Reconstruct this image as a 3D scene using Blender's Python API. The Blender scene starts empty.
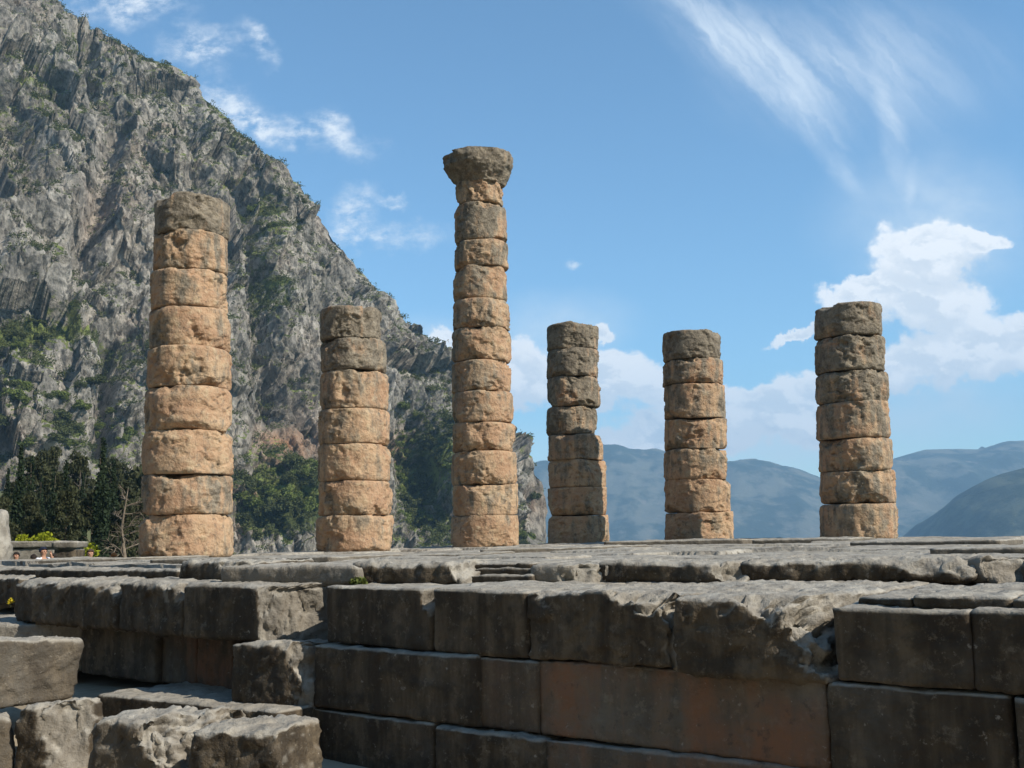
import bpy, math, random
import numpy as np
from mathutils import Vector, Matrix, Euler

R = math.radians
SC = bpy.context.scene
COL = SC.collection
rng = np.random.default_rng(11)
random.seed(5)

# ------------------------------------------------------------------ camera
EYE = 0.38                      # the stylobate (temple floor) is z = 0
FOC = 1024.0
PITCH, ROLL = 8.11, -1.26
cd = bpy.data.cameras.new('camera')
cam = bpy.data.objects.new('camera', cd)
COL.objects.link(cam)
cd.sensor_width = 36.0
cd.lens = 36.0
cd.clip_start = 0.1
cd.clip_end = 60000
cam.matrix_world = Matrix.Translation((0, 0, EYE)) @ Matrix.Rotation(R(90 + PITCH), 4, 'X') @ Matrix.Rotation(R(ROLL), 4, 'Z')
SC.camera = cam
CR = np.array(cam.matrix_world.to_3x3())

# ------------------------------------------------------------------ light
SUN_AZ, SUN_EL = 118.0, 38.0     # azimuth clockwise from +Y (the view direction)
sdir = Vector((math.sin(R(SUN_AZ)) * math.cos(R(SUN_EL)), math.cos(R(SUN_AZ)) * math.cos(R(SUN_EL)), math.sin(R(SUN_EL))))
sl = bpy.data.lights.new('sun', 'SUN')
sl.energy = 4.8
sl.angle = R(0.5)
sl.color = (1.0, 0.93, 0.82)
so = bpy.data.objects.new('sun', sl)
so.rotation_euler = sdir.to_track_quat('Z', 'Y').to_euler()
so.location = (30, -20, 60)
COL.objects.link(so)
SC.view_settings.view_transform = 'Standard'
SC.view_settings.look = 'None'
SC.view_settings.gamma = 1.0
SC.view_settings.use_curve_mapping = False
SC.view_settings.exposure = 0.45
SC.cycles.use_denoising = True
SC.cycles.max_bounces = 4
SC.cycles.diffuse_bounces = 2
SC.cycles.volume_bounces = 0
SC.cycles.transparent_max_bounces = 4


def ray(px, py):
    v = CR @ np.array(((px - 512) / FOC, -(py - 384) / FOC, -1.0))
    return v / v[1]


def uv(px, py):
    r = ray(px, py)
    return (r[0], r[2])


def atz(px, py, z):
    r = ray(px, py)
    return r * ((z - EYE) / r[2]) + np.array((0, 0, EYE))


def atd(px, py, d):
    return ray(px, py) * d + np.array((0, 0, EYE))


# ------------------------------------------------------------------ node helpers
class NT:
    def __init__(s, tree):
        s.t = tree
        tree.nodes.clear()

    def n(s, typ, ins=None, **props):
        nd = s.t.nodes.new(typ)
        for k, v in props.items():
            setattr(nd, k, v)
        for k, v in (ins or {}).items():
            sock = nd.inputs[k]
            if isinstance(v, bpy.types.NodeSocket):
                s.t.links.new(v, sock)
            else:
                sock.default_value = v
        return nd

    def m(s, op, a, b=0.0, c=0.0, clamp=False):
        nd = s.n('ShaderNodeMath', {0: a, 1: b, 2: c}, operation=op)
        nd.use_clamp = clamp
        return nd.outputs[0]

    def vm(s, op, a, b=(0, 0, 0)):
        return s.n('ShaderNodeVectorMath', {0: a, 1: b}, operation=op).outputs[0]

    def mix(s, f, a, b, bt='MIX'):
        nd = s.n('ShaderNodeMix', data_type='RGBA', blend_type=bt)
        for k, v in ((0, f), (6, a), (7, b)):
            if isinstance(v, bpy.types.NodeSocket):
                s.t.links.new(v, nd.inputs[k])
            else:
                nd.inputs[k].default_value = v if k == 0 else tuple(v)[:3] + (1,)
        return nd.outputs[2]

    def noise(s, vec, scale, detail=5, rough=0.55, dist=0.0):
        return s.n('ShaderNodeTexNoise', {'Vector': vec, 'Scale': scale, 'Detail': detail, 'Roughness': rough, 'Distortion': dist}).outputs[0]

    def mr(s, v, a, b, c=0.0, d=1.0, smooth=True):
        nd = s.n('ShaderNodeMapRange', {0: v, 1: a, 2: b, 3: c, 4: d})
        nd.interpolation_type = 'SMOOTHSTEP' if smooth else 'LINEAR'
        return nd.outputs[0]


# ------------------------------------------------------------------ sky and clouds
world = bpy.data.worlds.new('World')
SC.world = world
world.use_nodes = True
w = NT(world.node_tree)
sky = w.n('ShaderNodeTexSky', sky_type='NISHITA', sun_disc=False)
sky.sun_elevation = R(SUN_EL)
sky.sun_rotation = R(SUN_AZ)
sky.altitude = 600
sky.air_density = 1.0
sky.dust_density = 0.3
sky.ozone_density = 3.0
SKYK = 0.142
tc = w.n('ShaderNodeTexCoord').outputs['Generated']
sp = w.n('ShaderNodeSeparateXYZ', {0: tc})
yy = w.m('MAXIMUM', sp.outputs[1], 0.05)
uu = w.m('DIVIDE', sp.outputs[0], yy)
vv = w.m('DIVIDE', sp.outputs[2], yy)
P = w.n('ShaderNodeCombineXYZ', {0: uu, 1: vv, 2: 0.0}).outputs[0]


def warp(scale, amp, seed):
    q = w.vm('ADD', P, (seed, seed * 0.7, 0))
    c = w.n('ShaderNodeTexNoise', {'Vector': q, 'Scale': scale, 'Detail': 6, 'Roughness': 0.6}).outputs[1]
    c = w.vm('SUBTRACT', c, (0.5, 0.5, 0.5))
    nd = w.n('ShaderNodeVectorMath', {0: c, 'Scale': amp}, operation='SCALE')
    return w.vm('ADD', P, nd.outputs[0])


def blob(vec, px, py, rx, ry, rot=0.0, soft=0.0):
    """falls from 1 in the middle of a patch of sky to 0 on its rim (direction space)"""
    u0, v0 = uv(px, py)
    mp = w.n('ShaderNodeMapping', {'Vector': vec, 'Location': (u0, v0, 0), 'Rotation': (0, 0, R(rot - ROLL)), 'Scale': (rx / FOC, ry / FOC, 1)}, vector_type='TEXTURE')
    ln = w.n('ShaderNodeVectorMath', {0: mp.outputs[0]}, operation='LENGTH').outputs['Value']
    return w.mr(ln, 1.0, soft, 0.0, 1.0)


def union(vec, lst):
    o = None
    for b in lst:
        x = blob(vec, *b)
        o = x if o is None else w.m('ADD', o, x)
    return o


cumulus = [(925, 250, 85, 40), (985, 238, 34, 20), (865, 288, 60, 24), (930, 305, 95, 42), (1000, 345, 85, 38), (920, 365, 80, 36),
           (610, 385, 110, 42), (735, 412, 100, 36), (820, 410, 90, 42), (520, 375, 50, 42), (435, 350, 40, 28)]
cumulus_b = [(800, 330, 45, 11, 25), (680, 440, 130, 34), (600, 335, 30, 14)]
haze_c = [(940, 230, 150, 120), (650, 455, 260, 55), (960, 400, 120, 60), (440, 350, 90, 40), (560, 330, 110, 50), (840, 440, 180, 50)]
puffs = [(577, 263, 12, 8), (125, 5, 100, 34), (200, 45, 60, 40, -20), (255, 45, 22, 42, 30), (262, 128, 60, 26, -20), (230, 105, 70, 34, -30),
         (352, 218, 52, 32, 25), (395, 203, 18, 12), (372, 240, 90, 20), (330, 140, 80, 30, -20)]
cirrus = [(740, 40, 190, 60, -40), (800, 120, 95, 26, -52), (838, 172, 60, 18, -55), (710, 20, 120, 26, -38), (893, 140, 20, 95, 6),
          (912, 185, 10, 40, -14), (860, 70, 200, 110)]

W1 = warp(16, 0.075, 3.1)
W2 = warp(60, 0.018, 9.0)
Wc = w.vm('ADD', W1, w.vm('SUBTRACT', W2, P))
fb = w.noise(w.vm('MULTIPLY', P, (1, 1.5, 1)), 22, 8, 0.62)
fb2 = w.noise(w.vm('ADD', w.vm('MULTIPLY', P, (1, 1.5, 1)), (0.012, 0.014, 0)), 22, 4, 0.55)
cum = union(Wc, cumulus)
cu0 = w.m('ADD', cum, union(Wc, cumulus_b))
Wup = w.vm('ADD', Wc, (0.006, 0.030, 0))
cup = union(Wup, cumulus)
cu = cu0
fbh = w.noise(w.vm('MULTIPLY', P, (1, 1.5, 1)), 70, 7, 0.65)
cu = w.m('ADD', cu, w.m('MULTIPLY', w.m('SUBTRACT', fb, 0.5), 1.9))
cu = w.m('ADD', cu, w.m('MULTIPLY', w.m('SUBTRACT', fbh, 0.5), 0.7))
cu_a = w.m('MULTIPLY', w.mr(cu, -0.28, 0.34), w.mr(cu0, 0.02, 0.25))
# strands
str_r = w.n('ShaderNodeMapping', {'Vector': W2, 'Rotation': (0, 0, R(52))}).outputs[0]
str_v = w.vm('MULTIPLY', str_r, (1.6, 9, 1))
strand = w.noise(str_v, 4.0, 7, 0.6, 0.6)
pf = w.m('MULTIPLY', union(Wc, puffs), w.mr(w.m('ADD', w.m('MULTIPLY', fb, 0.6), w.m('MULTIPLY', fbh, 0.4)), 0.38, 0.68))
pf_a = w.m('MULTIPLY', w.mr(pf, 0.0, 0.85, smooth=False), 0.9)
W3 = warp(9, 0.05, 5.0)
ci = w.m('MULTIPLY', union(W3, cirrus), w.mr(strand, 0.3, 0.75, 0.25, 1.0))
ci_a = w.m('MULTIPLY', w.mr(ci, 0.0, 1.2, smooth=False), 0.7)
hz_a = w.m('MULTIPLY', w.mr(w.m('MULTIPLY', union(W3, haze_c), w.mr(fb, 0.3, 0.7, 0.6, 1.0)), 0.0, 1.0, smooth=False), 0.62)
shade = w.mr(w.m('SUBTRACT', fb, fb2), -0.06, 0.05, 0.0, 1.0)
thick = w.mr(cu, 0.2, 0.9, 0.0, 1.0)
under = w.mr(w.m('SUBTRACT', cup, cum), -0.25, 0.55, 0.0, 1.0)
lit = w.m('SUBTRACT', 1.0, w.m('ADD', w.m('MULTIPLY', w.m('MULTIPLY', thick, w.m('SUBTRACT', 1.0, shade)), 0.5), w.m('MULTIPLY', under, 0.42)), clamp=True)  # sunward and underside shading painted into the cloud colour
CLD = 1.0
cuc = w.mix(lit, (0.46, 0.54, 0.63), (0.86, 0.87, 0.88))
skyc = w.n('ShaderNodeVectorMath', {0: sky.outputs[0], 'Scale': SKYK}, operation='SCALE').outputs[0]
skyc = w.vm('MULTIPLY', skyc, (0.80, 1.0, 1.0))
c = w.mix(hz_a, skyc, (0.66, 0.74, 0.80))
c = w.mix(ci_a, c, (0.66, 0.74, 0.82))
c = w.mix(pf_a, c, (0.72, 0.77, 0.82))
c = w.mix(cu_a, c, cuc)
bg = w.n('ShaderNodeBackground', {0: c, 1: 1.0})
w.n('ShaderNodeOutputWorld', {0: bg.outputs[0]})


# ------------------------------------------------------------------ numpy noise
TAB = rng.random((64, 64, 64)) * 2 - 1


def vn(p):
    i = np.floor(p).astype(np.int64)
    f = p - i
    u = f * f * (3 - 2 * f)
    i0 = i & 63
    i1 = (i + 1) & 63
    x0, y0, z0 = i0[..., 0], i0[..., 1], i0[..., 2]
    x1, y1, z1 = i1[..., 0], i1[..., 1], i1[..., 2]
    ux, uy, uz = u[..., 0], u[..., 1], u[..., 2]
    a = TAB[x0, y0, z0] * (1 - ux) + TAB[x1, y0, z0] * ux
    b = TAB[x0, y1, z0] * (1 - ux) + TAB[x1, y1, z0] * ux
    c_ = TAB[x0, y0, z1] * (1 - ux) + TAB[x1, y0, z1] * ux
    d = TAB[x0, y1, z1] * (1 - ux) + TAB[x1, y1, z1] * ux
    return (a * (1 - uy) + b * uy) * (1 - uz) + (c_ * (1 - uy) + d * uy) * uz


ROT = np.array([[0.36, 0.48, -0.8], [-0.8, 0.6, 0.0], [0.48, 0.64, 0.6]])


def fbm(p, freq, octs=4, gain=0.5, ridged=False, off=0.0):
    q = np.asarray(p) * freq + off
    tot = 0
    a = 1.0
    s = 0
    for _ in range(octs):
        v = vn(q)
        if ridged:
            v = 1 - 2 * np.abs(v)
        tot = tot + v * a
        s += a
        a *= gain
        q = (q @ ROT.T) * 2.03 + 17.3
    return tot / s


HR = rng.random((64, 64, 64, 7))


def facet(p, freq, off=0.0, sharp=True):
    """broken-stone relief: every cell of a random cell pattern is a tilted flat facet"""
    shp = np.asarray(p).shape[:-1]
    q = (np.asarray(p, float) * freq + off).reshape(-1, 3)
    b = np.floor(q).astype(np.int64)
    best = np.full(len(q), 1e9)
    val = np.zeros(len(q))
    for dx in (-1, 0, 1):
        for dy in (-1, 0, 1):
            for dz in (-1, 0, 1):
                c_ = b + np.array((dx, dy, dz))
                h = HR[c_[:, 0] & 63, c_[:, 1] & 63, c_[:, 2] & 63]
                r = q - c_ - h[:, :3]
                dist = (r * r).sum(1)
                v = ((h[:, 3:6] - 0.5) * r).sum(1) * 1.5 + (h[:, 6] - 0.5)
                m_ = dist < best
                best = np.where(m_, dist, best)
                val = np.where(m_, v, val)
    return val.reshape(shp)


def smooth(a, b, x):
    t = np.clip((x - a) / (b - a), 0, 1)
    return t * t * (3 - 2 * t)


# ------------------------------------------------------------------ object helpers
def link(o, parent=None, **props):
    COL.objects.link(o)
    if parent is not None:
        o.parent = parent
    for k, v in props.items():
        o[k] = v
    return o


def mesh_np(name, verts, quads, mat, smooth_=True, attrs=None, tris=None):
    me = bpy.data.meshes.new(name)
    verts = np.asarray(verts, dtype=np.float32)
    quads = np.asarray(quads, dtype=np.int32).reshape(-1, 4)
    nt = 0 if tris is None else len(tris)
    me.vertices.add(len(verts))
    me.vertices.foreach_set('co', verts.ravel())
    li = quads.ravel()
    if nt:
        li = np.concatenate([li, np.asarray(tris, dtype=np.int32).ravel()])
    me.loops.add(len(li))
    me.loops.foreach_set('vertex_index', li)
    me.polygons.add(len(quads) + nt)
    ls = np.concatenate([np.arange(len(quads)) * 4, len(quads) * 4 + np.arange(nt) * 3]).astype(np.int32)
    me.polygons.foreach_set('loop_start', ls)
    me.update(calc_edges=True)
    if smooth_:
        me.polygons.foreach_set('use_smooth', np.ones(len(quads) + nt, dtype=bool))
    for k, v in (attrs or {}).items():
        a = me.attributes.new(k, 'FLOAT', 'POINT')
        a.data.foreach_set('value', np.asarray(v, dtype=np.float32))
    if mat:
        me.materials.append(mat)
    return me


def obj_np(name, verts, quads, mat, parent=None, smooth_=True, attrs=None, tris=None, **props):
    me = mesh_np(name, verts, quads, mat, smooth_, attrs, tris)
    return link(bpy.data.objects.new(name, me), parent, **props)


def empty(name, loc, label, cat, group=None, rz=0.0):
    o = bpy.data.objects.new(name, None)
    o.location = loc
    o.rotation_euler = (0, 0, rz)
    o.empty_display_size = 0.3
    link(o, None, label=label, category=cat)
    if group:
        o['group'] = group
    return o


def grid_quads(nu, nv, wrap=False):
    """nu columns (fast index) by nv rows of vertices"""
    j, i = np.meshgrid(np.arange(nv - 1), np.arange(nu if wrap else nu - 1), indexing='ij')
    a = j * nu + i
    b = j * nu + (i + 1) % nu
    return np.stack([a, b, b + nu, a + nu], -1).reshape(-1, 4)


# ------------------------------------------------------------------ materials
def mat(name, build, rough=0.9):
    m_ = bpy.data.materials.new(name)
    m_.use_nodes = True
    t = NT(m_.node_tree)
    col, bump_h, bump_s, bump_d = build(t)
    b = t.n('ShaderNodeBsdfPrincipled', {'Roughness': rough})
    b.inputs['Specular IOR Level'].default_value = 0.25
    if isinstance(col, bpy.types.NodeSocket):
        t.t.links.new(col, b.inputs['Base Color'])
    else:
        b.inputs['Base Color'].default_value = tuple(col)[:3] + (1,)
    if bump_h is not None:
        bp = t.n('ShaderNodeBump', {'Strength': bump_s, 'Distance': bump_d, 'Height': bump_h})
        t.t.links.new(bp.outputs[0], b.inputs['Normal'])
    t.n('ShaderNodeOutputMaterial', {0: b.outputs[0]})
    return m_


def opos(t):
    return t.n('ShaderNodeNewGeometry').outputs['Position']


def b_drum(t):
    p = opos(t)
    oi = t.n('ShaderNodeObjectInfo')
    sep = t.n('ShaderNodeSeparateColor', {0: oi.outputs['Color']})
    grey = sep.outputs[0]
    n1 = t.noise(p, 1.3, 6, 0.6)
    n2 = t.noise(p, 5.0, 6, 0.65)
    n3 = t.noise(p, 22.0, 4, 0.6)
    ps = t.vm('MULTIPLY', p, (3.2, 3.2, 0.7))
    st = t.noise(ps, 1.6, 5, 0.6)
    base = t.mix(t.mr(n1, 0.35, 0.65), (0.36, 0.208, 0.118), (0.48, 0.322, 0.19))
    base = t.mix(t.mr(t.noise(t.vm('ADD', p, (3, 8, 2)), 1.1, 4, 0.6), 0.52, 0.68, 0.0, 0.45), base, (0.45, 0.265, 0.16))
    base = t.mix(t.mr(n2, 0.5, 0.72), base, (0.47, 0.35, 0.215))
    gcol = t.mix(t.mr(n2, 0.35, 0.65), (0.085, 0.072, 0.055), (0.23, 0.195, 0.145))
    gm = t.m('ADD', t.m('MULTIPLY', grey, 0.85), t.m('MULTIPLY', t.m('SUBTRACT', t.m('ADD', t.m('MULTIPLY', n1, 0.55), t.m('MULTIPLY', st, 0.75)), 0.60), 3.4))
    gm = t.mr(gm, 0.2, 0.85)
    colr = t.mix(gm, base, gcol)
    sp_ = t.mr(t.noise(p, 7.0, 6, 0.75), 0.52, 0.66)
    colr = t.mix(t.m('MULTIPLY', sp_, 0.65), colr, (0.07, 0.058, 0.045))
    colr = t.mix(t.mr(n3, 0.3, 0.7, 0.0, 0.25), colr, (0.45, 0.36, 0.25))
    h = t.m('ADD', t.m('MULTIPLY', n3, 0.35), n2)
    return colr, h, 0.85, 0.07


def b_block(t):
    """weathered grey limestone; object colour: r = reddish stain, g = how much stain and painted shade darken upright faces"""
    p = opos(t)
    oi = t.n('ShaderNodeObjectInfo')
    sep = t.n('ShaderNodeSeparateColor', {0: oi.outputs['Color']})
    red, dark = sep.outputs[0], sep.outputs[1]
    chip = t.n('ShaderNodeAttribute', attribute_name='chip').outputs['Fac']
    nz = t.n('ShaderNodeSeparateXYZ', {0: t.n('ShaderNodeNewGeometry').outputs['Normal']}).outputs[2]
    n1 = t.noise(p, 0.9, 6, 0.6)
    n2 = t.noise(p, 4.0, 7, 0.65)
    n3 = t.noise(p, 18.0, 5, 0.65)
    ps = t.vm('MULTIPLY', p, (5.0, 5.0, 0.55))
    st = t.noise(ps, 1.0, 6, 0.6)
    pl = t.vm('MULTIPLY', p, (1.0, 1.0, 14.0))
    g = t.mix(t.mr(n2, 0.3, 0.7), (0.22, 0.20, 0.168), (0.42, 0.385, 0.32))
    g = t.mix(t.mr(n1, 0.35, 0.7, 0.0, 0.5), g, (0.26, 0.22, 0.165))
    stain_shade = t.mix(t.mr(st, 0.35, 0.68), (0.050, 0.037, 0.024), (0.130, 0.100, 0.065))
    stain_shade = t.mix(t.mr(n2, 0.42, 0.62, 0.0, 0.75), stain_shade, (0.034, 0.027, 0.019))
    stain_shade = t.mix(t.mr(t.noise(t.vm('ADD', p, (9, 2, 4)), 7.0, 6, 0.75), 0.55, 0.66, 0.0, 0.7), stain_shade, (0.17, 0.14, 0.10))
    vert = t.mr(nz, 0.25, 0.7, 1.0, 0.0)                 # stain, plus shade painted into the colour of upright faces
    g = t.mix(t.m('MULTIPLY', t.m('MULTIPLY', vert, t.m('SUBTRACT', 1.0, t.m('MULTIPLY', chip, 0.6))), t.m('MULTIPLY', dark, t.mr(n1, 0.2, 0.5, 0.75, 1.0))), g, stain_shade)
    rm = t.m('MULTIPLY', t.m('MULTIPLY', red, t.mr(n2, 0.34, 0.56, 0.35, 1.0)), t.mr(t.m('ADD', t.m('MULTIPLY', n1, 0.7), t.m('MULTIPLY', st, 0.4)), 0.46, 0.70))
    g = t.mix(t.m('MULTIPLY', rm, 0.95), g, (0.235, 0.115, 0.062))
    sp_ = t.mr(t.noise(p, 9.0, 6, 0.7), 0.57, 0.68)
    g = t.mix(t.m('MULTIPLY', sp_, 0.5), g, (0.055, 0.05, 0.042))
    wh = t.mr(t.noise(t.vm('ADD', p, (5, 3, 1)), 13.0, 5, 0.7), 0.62, 0.72)
    g = t.mix(t.m('MULTIPLY', wh, 0.5), g, (0.42, 0.38, 0.32))
    h = t.m('ADD', t.m('MULTIPLY', n3, 0.35), n2)
    h = t.m('ADD', h, t.m('MULTIPLY', t.noise(pl, 0.8, 4, 0.6), 0.22))
    return g, h, 0.9, 0.06


def b_cliff(t):
    p = opos(t)
    pv = t.vm('MULTIPLY', p, (1, 1, 0.6))
    n1 = t.noise(p, 0.018, 6, 0.6)
    n2 = t.noise(pv, 0.14, 8, 0.7)
    n3 = t.noise(pv, 0.5, 6, 0.7)
    veg = t.n('ShaderNodeAttribute', attribute_name='veg').outputs['Fac']
    rust = t.n('ShaderNodeAttribute', attribute_name='rust').outputs['Fac']
    g = t.mix(t.mr(n2, 0.36, 0.64), (0.165, 0.152, 0.13), (0.40, 0.365, 0.31))
    g = t.mix(t.mr(n1, 0.45, 0.65, 0.0, 0.45), g, (0.22, 0.185, 0.14))
    g = t.mix(t.mr(n3, 0.49, 0.60, 0.0, 0.9), g, (0.075, 0.069, 0.058))
    g = t.mix(t.mr(t.noise(t.vm('MULTIPLY', p, (1, 1, 0.22)), 0.06, 7, 0.7), 0.5, 0.62, 0.0, 0.55), g, (0.10, 0.095, 0.08))
    g = t.mix(t.m('MULTIPLY', rust, t.mr(n2, 0.3, 0.6)), g, (0.30, 0.165, 0.09))
    gr = t.mix(t.mr(t.noise(p, 0.09, 5, 0.6), 0.4, 0.65), (0.055, 0.065, 0.018), (0.19, 0.22, 0.055))
    gr = t.mix(t.mr(t.noise(p, 0.5, 6, 0.75), 0.5, 0.6, 0.0, 0.8), gr, (0.018, 0.026, 0.010))
    vm_ = t.mr(t.m('ADD', veg, t.m('MULTIPLY', t.m('SUBTRACT', t.noise(p, 0.22, 7, 0.75), 0.5), 1.6)), 0.42, 0.62)
    g = t.mix(vm_, g, gr)
    h = t.m('ADD', n2, t.m('MULTIPLY', n3, 0.5))
    return g, h, 0.9, 2.2


def b_far(t):
    p = opos(t)
    n = t.noise(p, 0.005, 9, 0.68)
    n2 = t.noise(p, 0.012, 6, 0.7)
    g = t.mix(t.mr(n, 0.44, 0.56), (0.025, 0.035, 0.020), (0.12, 0.115, 0.08))
    g = t.mix(t.mr(n2, 0.56, 0.68, 0.0, 0.6), g, (0.20, 0.17, 0.13))
    return g, n, 0.5, 30.0


def b_wood(t):
    p = opos(t)
    n = t.noise(p, 0.012, 9, 0.7)
    return t.mix(t.mr(n, 0.45, 0.6), (0.018, 0.028, 0.015), (0.075, 0.08, 0.045)), n, 0.6, 20.0


def b_ground(t):
    p = opos(t)
    n = t.noise(p, 0.8, 8, 0.65)
    n2 = t.noise(p, 0.02, 6, 0.6)
    g = t.mix(t.mr(n, 0.35, 0.65), (0.26, 0.21, 0.145), (0.40, 0.34, 0.25))
    yv = t.n('ShaderNodeSeparateXYZ', {0: p}).outputs[1]
    far = t.m('MULTIPLY', t.m('LESS_THAN', yv, 27.0), t.m('GREATER_THAN', yv, -18.0))  # tan stretched over unseen ground behind the camera, added for warm bounce
    gr = t.mix(t.mr(n2, 0.4, 0.6), (0.04, 0.055, 0.02), (0.12, 0.12, 0.05))
    g = t.mix(far, gr, g)
    return g, t.noise(p, 9, 6, 0.7), 0.5, 0.03


def flatc(a, b, scale=3.0, bump=0.3):
    def f(t):
        p = opos(t)
        n = t.noise(p, scale, 5, 0.6)
        return t.mix(t.mr(n, 0.35, 0.65), a, b), n, bump, 0.02
    return f


M = {
    'drum': mat('column_stone', b_drum), 'block': mat('grey_limestone', b_block), 'cliff': mat('cliff_rock', b_cliff),
    'wood': mat('wooded_slope', b_wood), 'far': mat('far_slopes', b_far), 'ground': mat('dry_ground', b_ground),
    'bark': mat('bark', flatc((0.06, 0.045, 0.03), (0.14, 0.11, 0.08), 4, 0.6)),
    'bare': mat('bare_wood', flatc((0.13, 0.10, 0.07), (0.24, 0.19, 0.14), 4, 0.4)),
    'skin': mat('skin', flatc((0.42, 0.22, 0.14), (0.46, 0.26, 0.17), 8, 0.05), 0.6),
    'white': mat('white_cotton', flatc((0.62, 0.64, 0.68), (0.74, 0.75, 0.78), 10, 0.2)),
    'navy': mat('navy_cloth', flatc((0.012, 0.015, 0.03), (0.02, 0.024, 0.045), 10, 0.2)),
    'brown': mat('brown_cloth', flatc((0.05, 0.03, 0.025), (0.08, 0.05, 0.04), 10, 0.2)),
    'blue': mat('blue_cloth', flatc((0.05, 0.07, 0.16), (0.07, 0.09, 0.2), 10, 0.2)),
    'hair': mat('dark_hair', flatc((0.015, 0.01, 0.008), (0.035, 0.025, 0.018), 30, 0.5)),
    'red': mat('red_hair', flatc((0.30, 0.09, 0.025), (0.42, 0.15, 0.04), 30, 0.5)),
    'yellow': mat('yellow_petals', flatc((0.55, 0.42, 0.02), (0.75, 0.6, 0.05), 30, 0.2)),
}


def leafmat(name, a, b):
    def f(t):
        p = opos(t)
        n = t.noise(p, 1.1, 5, 0.7)
        r = t.n('ShaderNodeAttribute', attribute_name='tone').outputs['Fac']
        return t.mix(t.m('ADD', t.m('MULTIPLY', n, 0.4), t.m('MULTIPLY', r, 0.6)), a, b), None, 0, 0
    m_ = mat(name, f, 0.75)
    t = m_.node_tree
    bs = [n for n in t.nodes if n.type == 'BSDF_PRINCIPLED'][0]
    src = bs.inputs['Base Color'].links[0].from_socket
    tr = t.nodes.new('ShaderNodeBsdfTranslucent')
    t.links.new(src, tr.inputs[0])
    mx = t.nodes.new('ShaderNodeMixShader')
    mx.inputs[0].default_value = 0.3
    t.links.new(bs.outputs[0], mx.inputs[1])
    t.links.new(tr.outputs[0], mx.inputs[2])
    out = [n for n in t.nodes if n.type == 'OUTPUT_MATERIAL'][0]
    t.links.new(mx.outputs[0], out.inputs[0])
    return m_


M['leaf_dark'] = leafmat('cypress_leaves', (0.012, 0.022, 0.010), (0.04, 0.06, 0.022))
M['leaf_pine'] = leafmat('pine_leaves', (0.038, 0.046, 0.015), (0.13, 0.145, 0.045))
M['leaf_bush'] = leafmat('bush_leaves', (0.055, 0.072, 0.016), (0.22, 0.26, 0.06))
M['leaf_yellow'] = leafmat('broom_leaves', (0.16, 0.20, 0.01), (0.42, 0.42, 0.02))
M['leaf_grove'] = leafmat('grove_leaves', (0.024, 0.028, 0.012), (0.085, 0.088, 0.034))
M['twig'] = leafmat('dry_twigs', (0.07, 0.055, 0.035), (0.20, 0.15, 0.10))


# ------------------------------------------------------------------ terrain
def terrain_z(x, y):
    x = np.asarray(x, float)
    y = np.asarray(y, float)
    z = np.full(x.shape, -1.65)
    z = z - 0.42 * smooth(14.0, 11.5, y)                        # the lower path in front of the steps
    drop = smooth(33, 420, y) * smooth(-0.42, -0.28, x / np.maximum(y, 1)) * 330
    drop2 = smooth(15, 300, x) * 330
    back = 0 * y
    rise = np.clip(-y - 7, 0, 330) * 0.95 * smooth(70, -10, x + 0.6 * (y + 7))  # unseen hillside behind the camera, added to cut skylight on the step fronts
    z = z - np.maximum(np.maximum(drop, drop2), back)
    z = z + rise
    z = z + smooth(55, 240, y) * smooth(-0.30, -0.5, x / np.maximum(y, 1)) * 12
    p = np.stack([x, y, np.zeros_like(x)], -1)
    z = z + fbm(p, 0.01, 4) * np.clip(np.hypot(x, y) - 60, 0, 400) * 0.03
    z = z + fbm(p, 0.6, 4) * 0.05
    return z


a = np.linspace(-1, 1, 320)
gx = np.sign(a) * (np.abs(a) * 30 + np.abs(a) ** 6 * 5800)
gy = np.where(a > 0, a * 60 + a ** 6 * 5700, a * 60 + a * np.abs(a) ** 5 * 1300)
X, Y = np.meshgrid(gx, gy)
Z = terrain_z(X, Y)
obj_np('ground', np.stack([X, Y, Z], -1).reshape(-1, 3), grid_quads(320, 320), M['ground'], kind='structure')


def far_ridge(name, prof, D, depth, zbase, nx, ny, seed, namp, mt='far'):
    """a real ridge of hills: crest heights follow the skyline at distance D"""
    px = np.array([q[0] for q in prof], float)
    cz = np.array([atd(q[0], q[1], D)[2] for q in prof])
    cx = np.array([atd(q[0], q[1], D)[0] for q in prof])
    xs = np.linspace(cx[0], cx[-1], nx)
    cr = np.interp(xs, cx, cz)
    ys = np.linspace(-1, 1, ny)
    X_, S = np.meshgrid(xs, ys)
    Y_ = D + S * depth
    pp = np.stack([X_, Y_, np.zeros_like(X_)], -1)
    h = np.maximum(0, 1 - np.abs(S)) ** 0.9
    rd = fbm(pp, 1 / 800.0, 6, 0.5, True, seed)
    Z_ = zbase + (cr[None, :] - zbase) * h + rd * namp * np.minimum(1, np.abs(S) * 5) * h ** 0.5
    Z_ += fbm(pp, 1 / 160.0, 4, 0.5) * 14
    return obj_np(name, np.stack([X_, Y_, Z_], -1).reshape(-1, 3), grid_quads(nx, ny), M[mt], kind='structure')


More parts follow.
